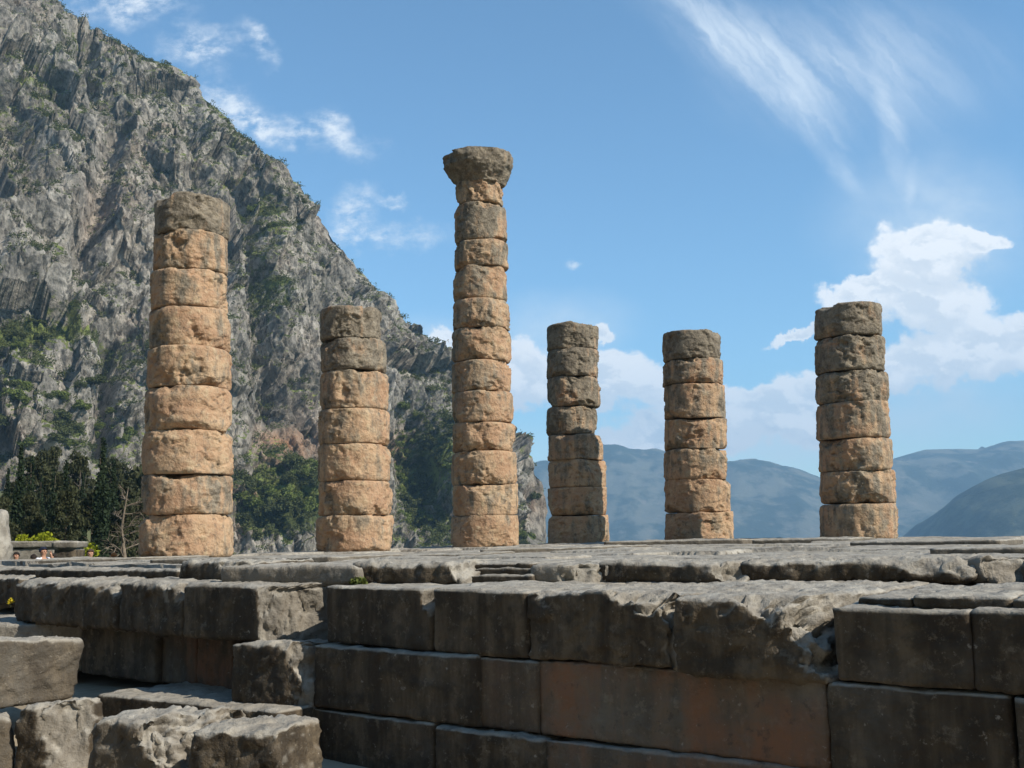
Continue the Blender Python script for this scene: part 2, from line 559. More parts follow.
far_ridge('distant_mountains', [(-300, 500), (100, 470), (400, 480), (500, 474), (540, 460), (560, 462), (600, 449), (612, 447), (625, 451), (640, 452),
                                (650, 449), (670, 455), (705, 463), (735, 461), (748, 461), (780, 470), (812, 479), (830, 474), (860, 463), (893, 458), (925, 449),
                                (960, 449), (985, 448), (1005, 443), (1024, 441), (1150, 425), (1500, 400)], 4600, 1250, -300, 420, 150, 3.0, 150)
far_ridge('near_ridge', [(840, 640), (900, 570), (925, 536), (950, 505), (975, 486), (1000, 475), (1030, 466), (1100, 450), (1300, 430), (1600, 420)],
          2300, 900, -300, 260, 130, 8.0, 60, 'wood')


# ------------------------------------------------------------------ the cliff
SIL = np.array([(-1500, -620), (-900, -560), (-500, -470), (-260, -330), (-160, -220), (-80, -120), (0, -58), (22, -30), (50, 0), (84, 30), (116, 48), (143, 60), (182, 76), (199, 90), (215, 108), (232, 128),
                (250, 147), (275, 170), (295, 193), (325, 226), (350, 260), (370, 284), (382, 301), (400, 326), (425, 347), (450, 367), (480, 395), (505, 420),
                (517, 440), (530, 462), (540, 482), (546, 510), (549, 545), (553, 590), (560, 660), (575, 800)], float)


def build_cliff():
    nu, nv = 940, 760
    pxs = np.concatenate([np.linspace(-1500, -30, 170, endpoint=False), np.linspace(-30, 575, nu - 170)])
    syl = np.interp(pxs, SIL[:, 0], SIL[:, 1])
    vs = np.concatenate([np.linspace(0, 1, nv - 60, endpoint=False), np.linspace(1, 1.35, 60)])
    crest = np.array([atd(p_, q_, 430.0) for p_, q_ in zip(pxs, syl)])
    t_ = np.clip((pxs + 260) / 835, 0, 1)
    Df = 250 + 110 * t_
    Dc = 430.0
    slope = (crest[:, 0] / Dc)
    V, U = np.meshgrid(vs, np.arange(nu), indexing='ij')
    vc = np.minimum(V, 1)
    # lean back with benches
    run = vc ** 1.15
    D_ = Df[None, :] + (Dc - Df[None, :]) * run + np.maximum(V - 1, 0) * 700
    z0 = np.interp(pxs, [-260, 60, 200, 575], [-10, -12, -40, -70])
    Z_ = z0[None, :] + (crest[:, 2] - z0)[None, :] * vc - np.maximum(V - 1, 0) * 520
    X_ = slope[None, :] * D_
    base = np.stack([X_, D_, Z_], -1)

    def normals(g):
        du = np.gradient(g, axis=1)
        dv = np.gradient(g, axis=0)
        n = np.cross(du, dv)
        return n / (np.linalg.norm(n, axis=-1, keepdims=True) + 1e-9)

    N = normals(base)
    N = N * np.where(N[..., 1:2] > 0.2, 1, 1)
    if N[nv // 3, nu // 2, 1] > 0:
        N = -N
    pt = base * np.array([1, 1, 0.55])
    d = fbm(pt, 1 / 75.0, 3, 0.5, True, 2.2) * 17
    d += fbm(pt, 1 / 24.0, 3, 0.55, True, 7.7) * 6.5
    pf_ = base * np.array([1, 1, 0.5])
    wp = base + fbm(base, 1 / 20.0, 3)[..., None] * 6
    d += facet(wp * np.array([1, 1, 0.6]), 1 / 30.0, 1.0) * 9 + facet(wp * np.array([1, 1, 0.55]), 1 / 12.0, 3.0) * 5.0 + facet(wp * np.array([1, 1, 0.5]), 1 / 4.5, 6.0) * 2.4
    d += fbm(pf_, 1 / 9.0, 4, 0.68, True, 1.1) * 2.6
    d += fbm(base * np.array([1, 1, 0.6]), 1 / 3.0, 3, 0.65, True, 5.0) * 1.0
    # bedding ledges
    led = fbm(base * np.array([0.35, 0.35, 1.0]), 1 / 14.0, 3, 0.6, False, 3.3)
    d += led * 5.0
    d -= 9.0
    # deep cleft near the left column
    pxg = np.broadcast_to(pxs[None, :], V.shape)
    pyg = 530 + 0.022 * (512 - pxg) - (Z_ - EYE) / D_ * FOC * 1.01
    wob = 8 * fbm(base, 1 / 30.0, 2)

    def cleft(cx, lean, y0, y1, wd, dep):
        c0 = cx + lean * (pyg - (y0 + y1) / 2) / (y1 - y0) + wob
        return -dep * np.exp(-((pxg - c0) / wd) ** 2) * smooth(y0 - 20, y0 + 20, pyg) * smooth(y1 + 20, y1 - 20, pyg)
    d += cleft(118, -10, 330, 460, 9, 16) + cleft(88, 10, 20, 90, 10, 8) + cleft(100, -30, 120, 300, 14, 12) + cleft(30, 15, 80, 200, 14, 12)
    d += cleft(255, 30, 180, 420, 12, 12) + cleft(200, 20, 90, 300, 13, 11) + cleft(422, 30, 400, 540, 20, 12) + cleft(345, 40, 280, 470, 14, 9)
    edge = smooth(0, 0.04, V)
    fade = smooth(1.0, 0.93, V) * 0.75 + 0.25
    # keep the skyline close to its measured line
    P3 = base + N * (d * edge * fade)[..., None]
    N2 = normals(P3)
    if N2[nv // 3, nu // 2, 1] > 0:
        N2 = -N2
    nz = N2[..., 2]
    blur = fbm(base, 1 / 30.0, 4, 0.6, False, 9.0)

    def g2(cx, cy, rx, ry):
        return np.exp(-(((pxg - cx) / rx) ** 2 + ((pyg - cy) / ry) ** 2))
    veg = 0.05 + 0.62 * smooth(0.42, 0.8, nz) + 0.38 * blur
    veg += 0.8 * g2(35, 335, 55, 20) + 0.5 * g2(110, 340, 40, 16) + 0.12 * g2(60, 400, 70, 50) + 0.8 * g2(425, 470, 32, 70) + 0.7 * g2(275, 500, 45, 40)
    veg += 0.35 * g2(265, 210, 28, 30) + 0.3 * g2(70, 440, 130, 60) + 0.5 * g2(275, 530, 60, 22) + 0.4 * g2(265, 300, 30, 60) + 0.45 * g2(530, 525, 18, 35) + 0.34 * g2(60, 60, 90, 60) + 0.15 * g2(200, 150, 80, 60)
    veg -= 0.35 * g2(300, 440, 30, 30)
    rust = np.clip(1.0 * g2(285, 455, 32, 28) + 0.9 * g2(405, 450, 14, 25) + 0.8 * g2(255, 520, 30, 22) + 0.5 * g2(535, 500, 14, 22) + 0.35 * g2(120, 200, 30, 50) + 0.3 * fbm(base, 1 / 25.0, 3, 0.5, False, 31.0), 0, 1)
    v3 = P3.reshape(-1, 3)
    obj_np('cliff', v3, grid_quads(nu, nv), M['cliff'], attrs={'veg': veg.ravel(), 'rust': rust.ravel()}, kind='structure')
    return v3, veg.ravel(), nz.ravel(), pxg.ravel(), pyg.ravel(), V.ravel()


CL = build_cliff()


# ------------------------------------------------------------------ foliage
def leaf_cloud(centres, radii, n, leaf, r_, flat=1.0, shell=0.55):
    """n small leaf faces spread through overlapping clumps"""
    centres = np.asarray(centres, float)
    radii = np.asarray(radii, float)
    pr = radii ** 2.2
    pr /= pr.sum()
    k = r_.choice(len(centres), n, p=pr)
    dv = r_.normal(size=(n, 3))
    dv /= np.linalg.norm(dv, axis=1, keepdims=True)
    rad = radii[k] * (shell + (1 - shell) * r_.random(n)) * (0.8 + 0.4 * r_.random(n))
    c_ = centres[k] + dv * rad[:, None] * np.array([1, 1, flat])
    a_ = r_.normal(size=(n, 3))
    a_ /= np.linalg.norm(a_, axis=1, keepdims=True)
    b_ = np.cross(a_, r_.normal(size=(n, 3)))
    b_ /= np.linalg.norm(b_, axis=1, keepdims=True)
    s = leaf * (0.6 + 0.8 * r_.random(n))[:, None]
    a_ = a_ * s
    b_ = b_ * s * 0.55
    v = np.stack([c_ - a_, c_ + b_, c_ + a_, c_ - b_], 1).reshape(-1, 3)
    tone = np.repeat(np.clip(0.5 * r_.random(n) + 0.5 * r_.random(len(centres))[k], 0, 1), 4)
    return v, np.arange(4 * n).reshape(-1, 4), tone


def tube(pts, rads, n=7):
    pts = [Vector(p) for p in pts]
    vs, qs = [], []
    for i, p_ in enumerate(pts):
        d = (pts[min(i + 1, len(pts) - 1)] - pts[max(i - 1, 0)]).normalized()
        u_ = d.orthogonal().normalized()
        v_ = d.cross(u_)
        for k in range(n):
            an = 2 * math.pi * k / n
            vs.append(p_ + (u_ * math.cos(an) + v_ * math.sin(an)) * rads[i])
    for i in range(len(pts) - 1):
        for k in range(n):
            qs.append((i * n + k, i * n + (k + 1) % n, (i + 1) * n + (k + 1) % n, (i + 1) * n + k))
    return vs, qs


def join(parts):
    V_, Q_, o = [], [], 0
    for v, q in parts:
        V_.append(np.asarray([tuple(x) for x in v], float))
        Q_.append(np.asarray(q) + o)
        o += len(v)
    return np.concatenate(V_), np.concatenate(Q_)


def trunk_parts(h, r0, r_, limbs=6, spread=0.35, start=0.3, lean=0.05):
    lx, ly = r_.normal(size=2) * lean * h
    ps = [(lx * t * t, ly * t * t, h * t) for t in np.linspace(0, 1, 7)]
    out = [tube(ps, [r0 * (1 - 0.85 * t) for t in np.linspace(0, 1, 7)])]
    for i in range(limbs):
        t = start + (0.92 - start) * (i + 0.5) / limbs
        an = r_.random() * 6.28
        L = spread * h * (1.1 - t) * (0.7 + 0.6 * r_.random())
        b0 = Vector((lx * t * t, ly * t * t, h * t))
        b1 = b0 + Vector((math.cos(an) * L * 0.5, math.sin(an) * L * 0.5, L * 0.35))
        b2 = b1 + Vector((math.cos(an) * L * 0.5, math.sin(an) * L * 0.5, L * 0.15))
        out.append(tube([b0, b1, b2], [r0 * 0.4 * (1.1 - t), r0 * 0.25 * (1.1 - t), r0 * 0.06], 5))
    return out


def crown_spec(kind, r_):
    if kind == 'cypress':
        h = 10
        c_, q = [], []
        for t in np.linspace(0.08, 0.99, 26):
            wd = 0.85 * math.sin(math.pi * min(1, t * 0.85 + 0.15)) ** 0.6 * (1 - t ** 4 * 0.8)
            for _ in range(3):
                an = r_.random() * 6.28
                c_.append((math.cos(an) * wd * 0.4, math.sin(an) * wd * 0.4, h * t))
                q.append(max(0.22, wd * 0.62))
        return h, 0.16, c_, q, 4200, 0.16, 'leaf_dark', 1.3
    if kind == 'pine':
        h = 9
        c_, q = [], []
        for _ in range(26):
            t = r_.random() ** 0.8
            an = r_.random() * 6.28
            rr = 2.3 * math.sqrt(r_.random()) * (1.1 - t * 0.6)
            c_.append((math.cos(an) * rr, math.sin(an) * rr, h * (0.38 + 0.58 * t)))
            q.append(0.5 + 0.6 * r_.random())
        return h, 0.2, c_, q, 4200, 0.2, 'leaf_pine', 0.7
    # bush
    h = 3.2
    c_, q = [], []
    for _ in range(20):
        an = r_.random() * 6.28
        rr = 1.7 * math.sqrt(r_.random())
        c_.append((math.cos(an) * rr, math.sin(an) * rr, 0.5 + (h - 0.9) * r_.random() * (1.1 - rr / 2.2)))
        q.append(0.45 + 0.5 * r_.random())
    return h, 0.1, c_, q, 1500, 0.22, 'leaf_bush', 0.8


def make_tree(name, kind, loc, label, cat, group, seed, scale=1.0, leaf=None, n=None):
    r_ = np.random.default_rng(seed)
    h, r0, c_, q, nn, lf, mt, fl = crown_spec(kind, r_)
    t = empty(name, loc, label, cat, group)
    t.scale = (scale,) * 3
    v, qd, tone = leaf_cloud(c_, q, n or nn, lf, r_, fl)
    obj_np('crown', v, qd, M[leaf or mt], t, False, {'tone': tone})
    V_, Q_ = join(trunk_parts(h * (0.95 if kind != 'bush' else 0.7), r0, r_, 4 if kind == 'cypress' else 8, 0.06 if kind == 'cypress' else 0.35))
    obj_np('trunk', V_, Q_, M['bark'], t)
    return t


def dup(root, loc, rz=0.0, label=None, group=None, scale=None):
    r_ = root.copy()
    COL.objects.link(r_)
    r_.location = loc
    r_.rotation_euler = (0, 0, rz)
    if label:
        r_['label'] = label
    if group:
        r_['group'] = group
    if scale is not None:
        r_.scale = scale if hasattr(scale, '__len__') else (scale,) * 3
    for ch in list(root.children):
        c_ = ch.copy()
        COL.objects.link(c_)
        c_.parent = r_
        for g in list(ch.children):
            d = g.copy()
            COL.objects.link(d)
            d.parent = c_
    return r_


def gz(x, y):
    return float(terrain_z(np.array([x]), np.array([y]))[0])


# grove behind the left end of the temple: dark cypresses and looser pines
G_CY = 'cypresses of the grove under the cliff'
G_PI = 'pines of the grove under the cliff'
cyp = [(112, 462, 70, 'dark cypress just right of the tallest one'), (30, 458, 68, 'dark cypress between the leftmost pair and the hedge cypress'), (52, 470, 64, 'narrow dark cypress above the middle of the stone wall'), (18, 446, 62, 'slender dark cypress at the left end of the grove'), (64, 462, 66, 'dark cypress rising over the yellow broom hedge'),
       (101, 440, 60, 'tallest dark cypress, left of the bare tree'), (40, 478, 75, 'small dark cypress deep in the grove'),
       (82, 474, 80, 'thin dark cypress left of the tallest one'), (-14, 450, 58, 'dark cypress cut by the left picture edge'), (6, 470, 72, 'short dark cypress behind the leftmost pines')]
c0 = None
for i, (px, py, d, lab) in enumerate(cyp):
    x = ray(px, 520)[0] * d
    zt = atd(px, py, d)[2]
    g = gz(x, d)
    s = (zt - g) / 10.0
    if c0 is None:
        t = make_tree('cypress', 'cypress', (x, d, g), lab, 'tree', G_CY, 100 + i)
        t.scale = (s * 0.8, s * 0.8, s)
        c0 = t
    else:
        dup(c0, (x, d, g), i * 1.3, lab, scale=(s * 0.8, s * 0.8, s))
pins = [(30, 455, 95), (52, 470, 78), (78, 452, 100), (92, 485, 64), (118, 478, 92), (132, 470, 105), (150, 460, 98), (-25, 460, 80), (10, 480, 105), (66, 488, 56),
        (26, 492, 57), (122, 500, 64), (138, 495, 70), (46, 448, 110), (110, 458, 115), (160, 480, 88), (-45, 470, 70), (0, 498, 60), (172, 500, 95), (190, 512, 90)]
protos = []
for i, (px, py, d) in enumerate(pins):
    x = ray(px, 520)[0] * d
    zt = atd(px, py, d)[2]
    g = gz(x, d)
    s = max(0.5, (zt - g) / 9.0)
    lab = 'loose dark green pine of the grove under the cliff'
    if i < 4:
        protos.append(make_tree('pine_tree', 'pine', (x, d, g), lab, 'tree', G_PI, 200 + i, s, leaf='leaf_grove'))
        protos[-1].scale = (s * 0.72, s * 0.72, s)
    else:
        dup(protos[i % 4], (x, d, g), i * 1.7, lab, scale=(s * 0.72, s * 0.72, s))


def bare_tree(px, py, d, seed):
    r_ = np.random.default_rng(seed)
    x = ray(px, 520)[0] * d
    g = gz(x, d)
    h = atd(px, py, d)[2] - g
    t = empty('bare_tree', (x, d, g), 'leafless pale grey tree beside the left edge of the tallest left column', 'tree')
    parts = []
    ps = [(0, 0, 0), (0.1, 0, h * 0.3), (-0.1, 0, h * 0.6), (0.15, 0, h)]
    parts.append(tube(ps, [0.13, 0.1, 0.06, 0.02]))
    tw = []

    def branch(p0, dr, L, r0, lvl):
        p1 = p0 + dr * L * 0.5 + Vector(r_.normal(size=3)) * L * 0.06
        p2 = p1 + dr * L * 0.5 + Vector((0, 0, -0.03 * L))
        (parts if lvl < 2 else tw).append(tube([p0, p1, p2], [r0, r0 * 0.7, r0 * 0.35], 4))
        if lvl < 3:
            for k in range(5):
                q = p0.lerp(p2, 0.25 + 0.15 * k)
                dd = (dr + Vector(r_.normal(size=3)) * 0.55).normalized()
                branch(q, dd, L * 0.5, r0 * 0.5, lvl + 1)
    for i in range(11):
        tt = 0.25 + 0.07 * i
        an = r_.random() * 6.28
        branch(Vector((0, 0, h * tt)), Vector((math.cos(an), math.sin(an) * 0.6, 0.25)).normalized(), 1.9 * (1.25 - tt), 0.045, 1)
    V_, Q_ = join(parts)
    obj_np('trunk', V_, Q_, M['bare'], t)
    V_, Q_ = join(tw)
    obj_np('crown', V_, Q_, M['bare'], t)


bare_tree(124, 488, 48, 4)

# bushes on the rocky slopes below the cliff
v3, veg, nz, cpx, cpy, cV = CL
G_B = 'green bushes on the slope at the foot of the cliff'
bprotos = []
rr_ = np.random.default_rng(77)
zones = [(235, 318, 462, 548, 46, 1.0, 'between the two left columns'), (394, 452, 402, 548, 50, 0.9, 'left of the tallest column'), (520, 546, 490, 545, 12, 0.8, 'just left of the slim fourth column'),
         (0, 140, 385, 460, 36, 0.9, 'above the cypress grove'), (5, 140, 322, 352, 9, 0.6, 'on the grassy ledge at the left edge'), (240, 300, 195, 235, 8, 0.9, 'high up right of the thick left column'),
         (150, 240, 420, 530, 10, 1.0, 'behind the thick left column')]
nb = 0
for (x0, x1, y0, y1, n, sc_, where) in zones:
    lab = 'rounded green bush rooted on the rocky cliff, ' + where
    G_B = 'green bushes ' + where
    idx = np.where((cpx > x0) & (cpx < x1) & (cpy > y0) & (cpy < y1) & (cV < 0.98))[0]
    if not len(idx):
        continue
    pr = np.clip(veg[idx], 0.02, 1.5) ** 2
    pick = rr_.choice(idx, n, p=pr / pr.sum(), replace=False)
    for k in pick:
        p_ = v3[k]
        s = sc_ * (0.8 + 1.1 * rr_.random())
        loc = (p_[0], p_[1], p_[2] - 0.6 * s)
        if nb < 4:
            bprotos.append(make_tree('bush', 'bush', loc, lab, 'bush', G_B, 300 + nb, s, leaf='leaf_bush' if nb % 2 else 'leaf_pine'))
        else:
            dup(bprotos[nb % 4], loc, rr_.random() * 6.28, lab, G_B, scale=(s * 1.1, s * 1.1, s * (0.7 + 0.4 * rr_.random())))
        nb += 1
# little bush beyond the platform edge, right of the fourth column
d = 70.0
x = ray(628, 540)[0] * d
bz = atd(628, 540, d)[2] - 1.6
dup(bprotos[1], (x, d, bz - 1.2), 0.4, 'low olive green bush peeping over the floor edge between the two middle columns', 'bushes beyond the floor', scale=(1.1, 1.0, 0.85))

# scrub spread over the whole cliff
wgt = np.clip(veg - 0.15, 0.01, 1.2) ** 1.5 * (nz > 0.15) * (cV < 1.02)
idx = np.random.default_rng(5).choice(len(wgt), 7500, p=wgt / wgt.sum(), replace=False)
r_ = np.random.default_rng(6)
cent = np.repeat(v3[idx] + np.array([0, 0, 0.4]), 3, axis=0) + r_.normal(size=(len(idx) * 3, 3)) * np.array([0.8, 0.8, 0.4])
rad = np.repeat(0.5 + 1.1 * r_.random(len(idx)) ** 2, 3)
v, q, tone = leaf_cloud(cent, rad, 240000, 0.32, r_, 0.85, 0.5)
obj_np('cliff_scrub', v, q, M['leaf_pine'], None, False, {'tone': tone}, kind='stuff', label='dark evergreen scrub dotted over the grey cliff')


# ------------------------------------------------------------------ weathered stone blocks
def hexa(name, T, B, parent, res=0.032, rnd=0.05, rough=0.02, cuts=(), seed=0.0, terr=0.03, color=(0, 1), cut_rough=0.05, **props):
    """T, B: top and bottom corners, front-left, front-right, back-right, back-left"""
    T = np.array(T, float)
    B = np.array(B, float)
    L = max(np.linalg.norm(T[1] - T[0]), 0.05)
    Dp = max(np.linalg.norm(T[3] - T[0]), 0.05)
    H = max(np.linalg.norm(T[0] - B[0]), 0.05)
    n = [int(np.clip(s / res, 4, 110)) for s in (L, Dp, H)]
    n[1] = min(n[1], 40)
    nx, ny, nz_ = n
    ids = -np.ones((nx + 1, ny + 1, nz_ + 1), int)
    bd = np.zeros_like(ids, bool)
    for ax in range(3):
        sl_ = [slice(None)] * 3
        for e in (0, -1):
            sl_[ax] = e
            bd[tuple(sl_)] = True
    ids[bd] = np.arange(bd.sum())
    ijk = np.argwhere(bd)
    hs = np.array([L, Dp, H]) / 2
    q = (ijk / np.array([nx, ny, nz_]) * 2 - 1) * hs
    qs = []

    def add(g, flip):
        a_, b_, c_, d_ = g[:-1, :-1], g[1:, :-1], g[1:, 1:], g[:-1, 1:]
        f = np.stack([a_, b_, c_, d_] if not flip else [d_, c_, b_, a_], -1).reshape(-1, 4)
        qs.append(f)
    add(ids[:, :, 0], True)
    add(ids[:, :, -1], False)
    add(ids[:, 0, :], False)
    add(ids[:, -1, :], True)
    add(ids[0, :, :], True)
    add(ids[-1, :, :], False)
    # local world position before rounding, for the noise
    def tri(qq):
        a_ = qq / hs * 0.5 + 0.5
        x_, y_, z_ = a_[:, 0:1], a_[:, 1:2], a_[:, 2:3]
        bot = (B[0] * (1 - x_) + B[1] * x_) * (1 - y_) + (B[3] * (1 - x_) + B[2] * x_) * y_
        top = (T[0] * (1 - x_) + T[1] * x_) * (1 - y_) + (T[3] * (1 - x_) + T[2] * x_) * y_
        return bot * (1 - z_) + top * z_
    w0 = tri(q)
    rv = rnd * (1.0 + 1.1 * fbm(w0, 1.7, 3, 0.5, False, seed))[:, None]
    rv = np.clip(rv, 0.008, min(hs) * 0.8)
    inner = np.clip(q, -(hs - rv), hs - rv)
    dd = q - inner
    ln = np.linalg.norm(dd, axis=1, keepdims=True)
    nrm = dd / (ln + 1e-9)
    q2 = inner + nrm * rv
    p_ = tri(q2)
    ex = (T[1] - T[0]) / L
    ez = (T[0] - B[0]) / H
    ey = np.cross(ez, ex)
    ey /= np.linalg.norm(ey) + 1e-9
    if np.dot(ey, T[3] - T[0]) < 0:
        ey = -ey
    nw = nrm[:, 0:1] * ex + nrm[:, 1:2] * ey + nrm[:, 2:3] * ez
    chip = np.zeros(len(p_))
    for (cp, cn) in cuts:
        cn = np.array(cn, float)
        cn /= np.linalg.norm(cn)
        s = (p_ - np.array(cp)) @ cn
        s2 = s + fbm(w0, 2.2, 5, 0.68, True, seed + 4) * cut_rough * 0.5 + fbm(w0, 11.0, 3, 0.7, True, seed + 8) * cut_rough * 0.2
        tq = fbm(w0, 1.6, 3, 0.5, False, seed + 15) * 2.6
        s2 = s2 + (np.floor(tq) + smooth(0.8, 1.0, tq - np.floor(tq))) * cut_rough * 0.8
        s2 = s2 + facet(w0, 4.5, seed + 0.3) * cut_rough * 1.5 + facet(w0, 12.0, seed + 0.7) * cut_rough * 0.5
        chip = np.maximum(chip, smooth(0.0, 0.02, s2))
        p_ = p_ - cn * np.maximum(s2, 0)[:, None]
    dsp = fbm(w0, 1.1, 3, 0.5, False, seed + 1) * rough * 1.3 + fbm(w0, 4.5, 4, 0.68, True, seed + 2) * rough * 0.5 + fbm(w0, 13.0, 3, 0.65, True, seed + 3) * (0.003 + rough * 0.15) + facet(w0, 5.5, seed + 2.5) * rough * 0.8 + facet(w0, 15.0, seed + 4.5) * rough * 0.35
    p_ = p_ + nw * dsp[:, None]
    if terr:
        up = np.clip(nrm[:, 2], 0, 1)
        tn = fbm(w0 * np.array([1, 1, 0.2]), 0.8, 5, 0.55, False, seed + 20) * 3.2
        st_ = (np.floor(tn) + smooth(0.75, 1.0, tn - np.floor(tn)))
        p_[:, 2] += up * st_ * terr * 0.45
    o = obj_np(name, p_, np.concatenate(qs), M['block'], parent, attrs={'chip': chip}, **props)
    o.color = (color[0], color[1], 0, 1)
    return o


# wall line of the steps (plan)
WA = atz(326, 642.5, -0.82)[:2]
WB = atz(830, 680, -0.82)[:2]
WU = (WB - WA) / np.linalg.norm(WB - WA)
WN = np.array((WU[1], -WU[0]))
if WN[1] > 0:
    WN = -WN                                # towards the camera


def onwall(px, off, py=640):
    r = ray(px, py)[:2]
    o = WA + WN * off
    # r*t = o + WU*s
    A_ = np.array([[r[0], -WU[0]], [r[1], -WU[1]]])
    t, s = np.linalg.solve(A_, o)
    return r * t


def wall_block(name, px0, px1, o0, o1, zt, zb, depth, parent, cuts=(), gap=0.006, ztr=None, zbr=None, **kw):
    py = 600 if zt > -0.5 else (680 if zt > -1.2 else 740)
    jr = random.Random(int(px0 * 7 + 3))
    o0 += jr.uniform(-0.025, 0.025)
    o1 += jr.uniform(-0.025, 0.025)
    zt += jr.uniform(-0.012, 0.006)
    a_ = onwall(px0, o0, py)
    b_ = onwall(px1, o1, py)
    u_ = (b_ - a_) / np.linalg.norm(b_ - a_)
    a_ = a_ + u_ * gap
    b_ = b_ - u_ * gap
    c_ = b_ - WN * depth
    d_ = a_ - WN * depth
    ztr = zt if ztr is None else ztr
    zbr = zb if zbr is None else zbr
    T = [(*a_, zt), (*b_, ztr), (*c_, ztr), (*d_, zt)]
    B = [(*a_, zb), (*b_, zbr), (*c_, zbr), (*d_, zb)]
    cc = []
    for (cpx_, coff, cz, az, el) in cuts:
        pt = onwall(cpx_, coff, py)
        cc.append(((*pt, cz), (math.sin(R(az)) * math.cos(R(el)), math.cos(R(az)) * math.cos(R(el)), math.sin(R(el)))))
    return hexa(name, T, B, parent, cuts=cc, **kw)


TP = empty('temple_platform', (0, 16, -2.0), 'grey limestone temple platform with stepped blocks carrying the six columns', 'temple platform')


def course(label, z):
    o = bpy.data.objects.new('step_course', None)
    link(o, TP)
    o.location = (0, 0, 0)
    o['label'] = label
    return o


TP.location = (0, 0, 0)
cA = course('upper course of large dark faced blocks', -0.2)
cB = course('middle course with reddish stained blocks', -0.8)
cC = course('lowest course in deep shade', -1.4)
cS = course('low rough step just under the temple floor', 0)
ZA, ZB, ZC, ZD = -0.2, -0.82, -1.50, -2.15
bl = 'stone_block'
# course A
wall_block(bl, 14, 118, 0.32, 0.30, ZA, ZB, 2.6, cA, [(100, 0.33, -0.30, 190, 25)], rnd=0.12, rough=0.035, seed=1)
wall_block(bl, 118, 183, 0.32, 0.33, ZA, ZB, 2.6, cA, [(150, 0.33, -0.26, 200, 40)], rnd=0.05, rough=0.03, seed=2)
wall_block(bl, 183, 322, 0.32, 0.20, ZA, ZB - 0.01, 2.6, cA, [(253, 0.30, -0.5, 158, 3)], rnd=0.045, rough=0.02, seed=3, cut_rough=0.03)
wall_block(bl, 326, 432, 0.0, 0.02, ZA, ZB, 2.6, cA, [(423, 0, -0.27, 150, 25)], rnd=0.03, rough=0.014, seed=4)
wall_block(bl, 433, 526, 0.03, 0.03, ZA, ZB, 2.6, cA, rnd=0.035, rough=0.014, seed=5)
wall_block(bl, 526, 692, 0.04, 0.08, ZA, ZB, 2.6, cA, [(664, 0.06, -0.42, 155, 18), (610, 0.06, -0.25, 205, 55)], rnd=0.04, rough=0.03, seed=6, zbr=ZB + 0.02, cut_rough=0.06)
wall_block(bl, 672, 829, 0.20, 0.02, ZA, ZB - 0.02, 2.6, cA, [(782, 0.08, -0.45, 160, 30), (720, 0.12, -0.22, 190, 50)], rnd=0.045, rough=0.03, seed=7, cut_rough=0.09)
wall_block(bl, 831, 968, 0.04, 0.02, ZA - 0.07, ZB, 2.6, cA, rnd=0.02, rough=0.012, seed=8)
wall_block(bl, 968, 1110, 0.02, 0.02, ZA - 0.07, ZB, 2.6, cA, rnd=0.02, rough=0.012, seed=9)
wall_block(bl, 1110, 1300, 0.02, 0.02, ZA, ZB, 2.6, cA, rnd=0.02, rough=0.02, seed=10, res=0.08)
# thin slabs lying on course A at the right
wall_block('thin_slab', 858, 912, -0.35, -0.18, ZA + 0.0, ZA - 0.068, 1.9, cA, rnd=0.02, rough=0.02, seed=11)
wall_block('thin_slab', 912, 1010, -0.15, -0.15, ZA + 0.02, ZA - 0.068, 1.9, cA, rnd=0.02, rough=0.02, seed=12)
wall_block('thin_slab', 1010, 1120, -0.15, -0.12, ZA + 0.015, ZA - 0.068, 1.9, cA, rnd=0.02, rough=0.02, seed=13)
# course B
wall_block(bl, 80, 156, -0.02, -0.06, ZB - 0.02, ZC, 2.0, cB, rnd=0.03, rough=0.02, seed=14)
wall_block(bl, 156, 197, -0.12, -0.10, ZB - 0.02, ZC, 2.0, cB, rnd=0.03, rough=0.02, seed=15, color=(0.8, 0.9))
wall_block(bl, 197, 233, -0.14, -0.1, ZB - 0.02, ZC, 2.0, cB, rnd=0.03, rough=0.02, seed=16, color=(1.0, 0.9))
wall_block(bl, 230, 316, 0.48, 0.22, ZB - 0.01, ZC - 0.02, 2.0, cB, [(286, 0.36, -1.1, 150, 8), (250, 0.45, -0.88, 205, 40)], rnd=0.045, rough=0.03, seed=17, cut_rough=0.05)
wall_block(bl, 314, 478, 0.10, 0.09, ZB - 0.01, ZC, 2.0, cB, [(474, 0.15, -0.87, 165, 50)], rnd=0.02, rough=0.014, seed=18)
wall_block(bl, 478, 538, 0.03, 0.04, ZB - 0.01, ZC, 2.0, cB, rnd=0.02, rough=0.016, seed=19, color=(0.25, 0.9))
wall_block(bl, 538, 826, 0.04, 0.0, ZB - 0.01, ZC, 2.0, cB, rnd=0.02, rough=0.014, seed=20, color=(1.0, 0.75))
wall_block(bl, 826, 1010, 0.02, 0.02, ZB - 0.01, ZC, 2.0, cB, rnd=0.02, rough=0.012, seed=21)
wall_block(bl, 1010, 1250, 0.02, 0.02, ZB - 0.01, ZC, 2.0, cB, rnd=0.02, rough=0.012, seed=22, res=0.08)
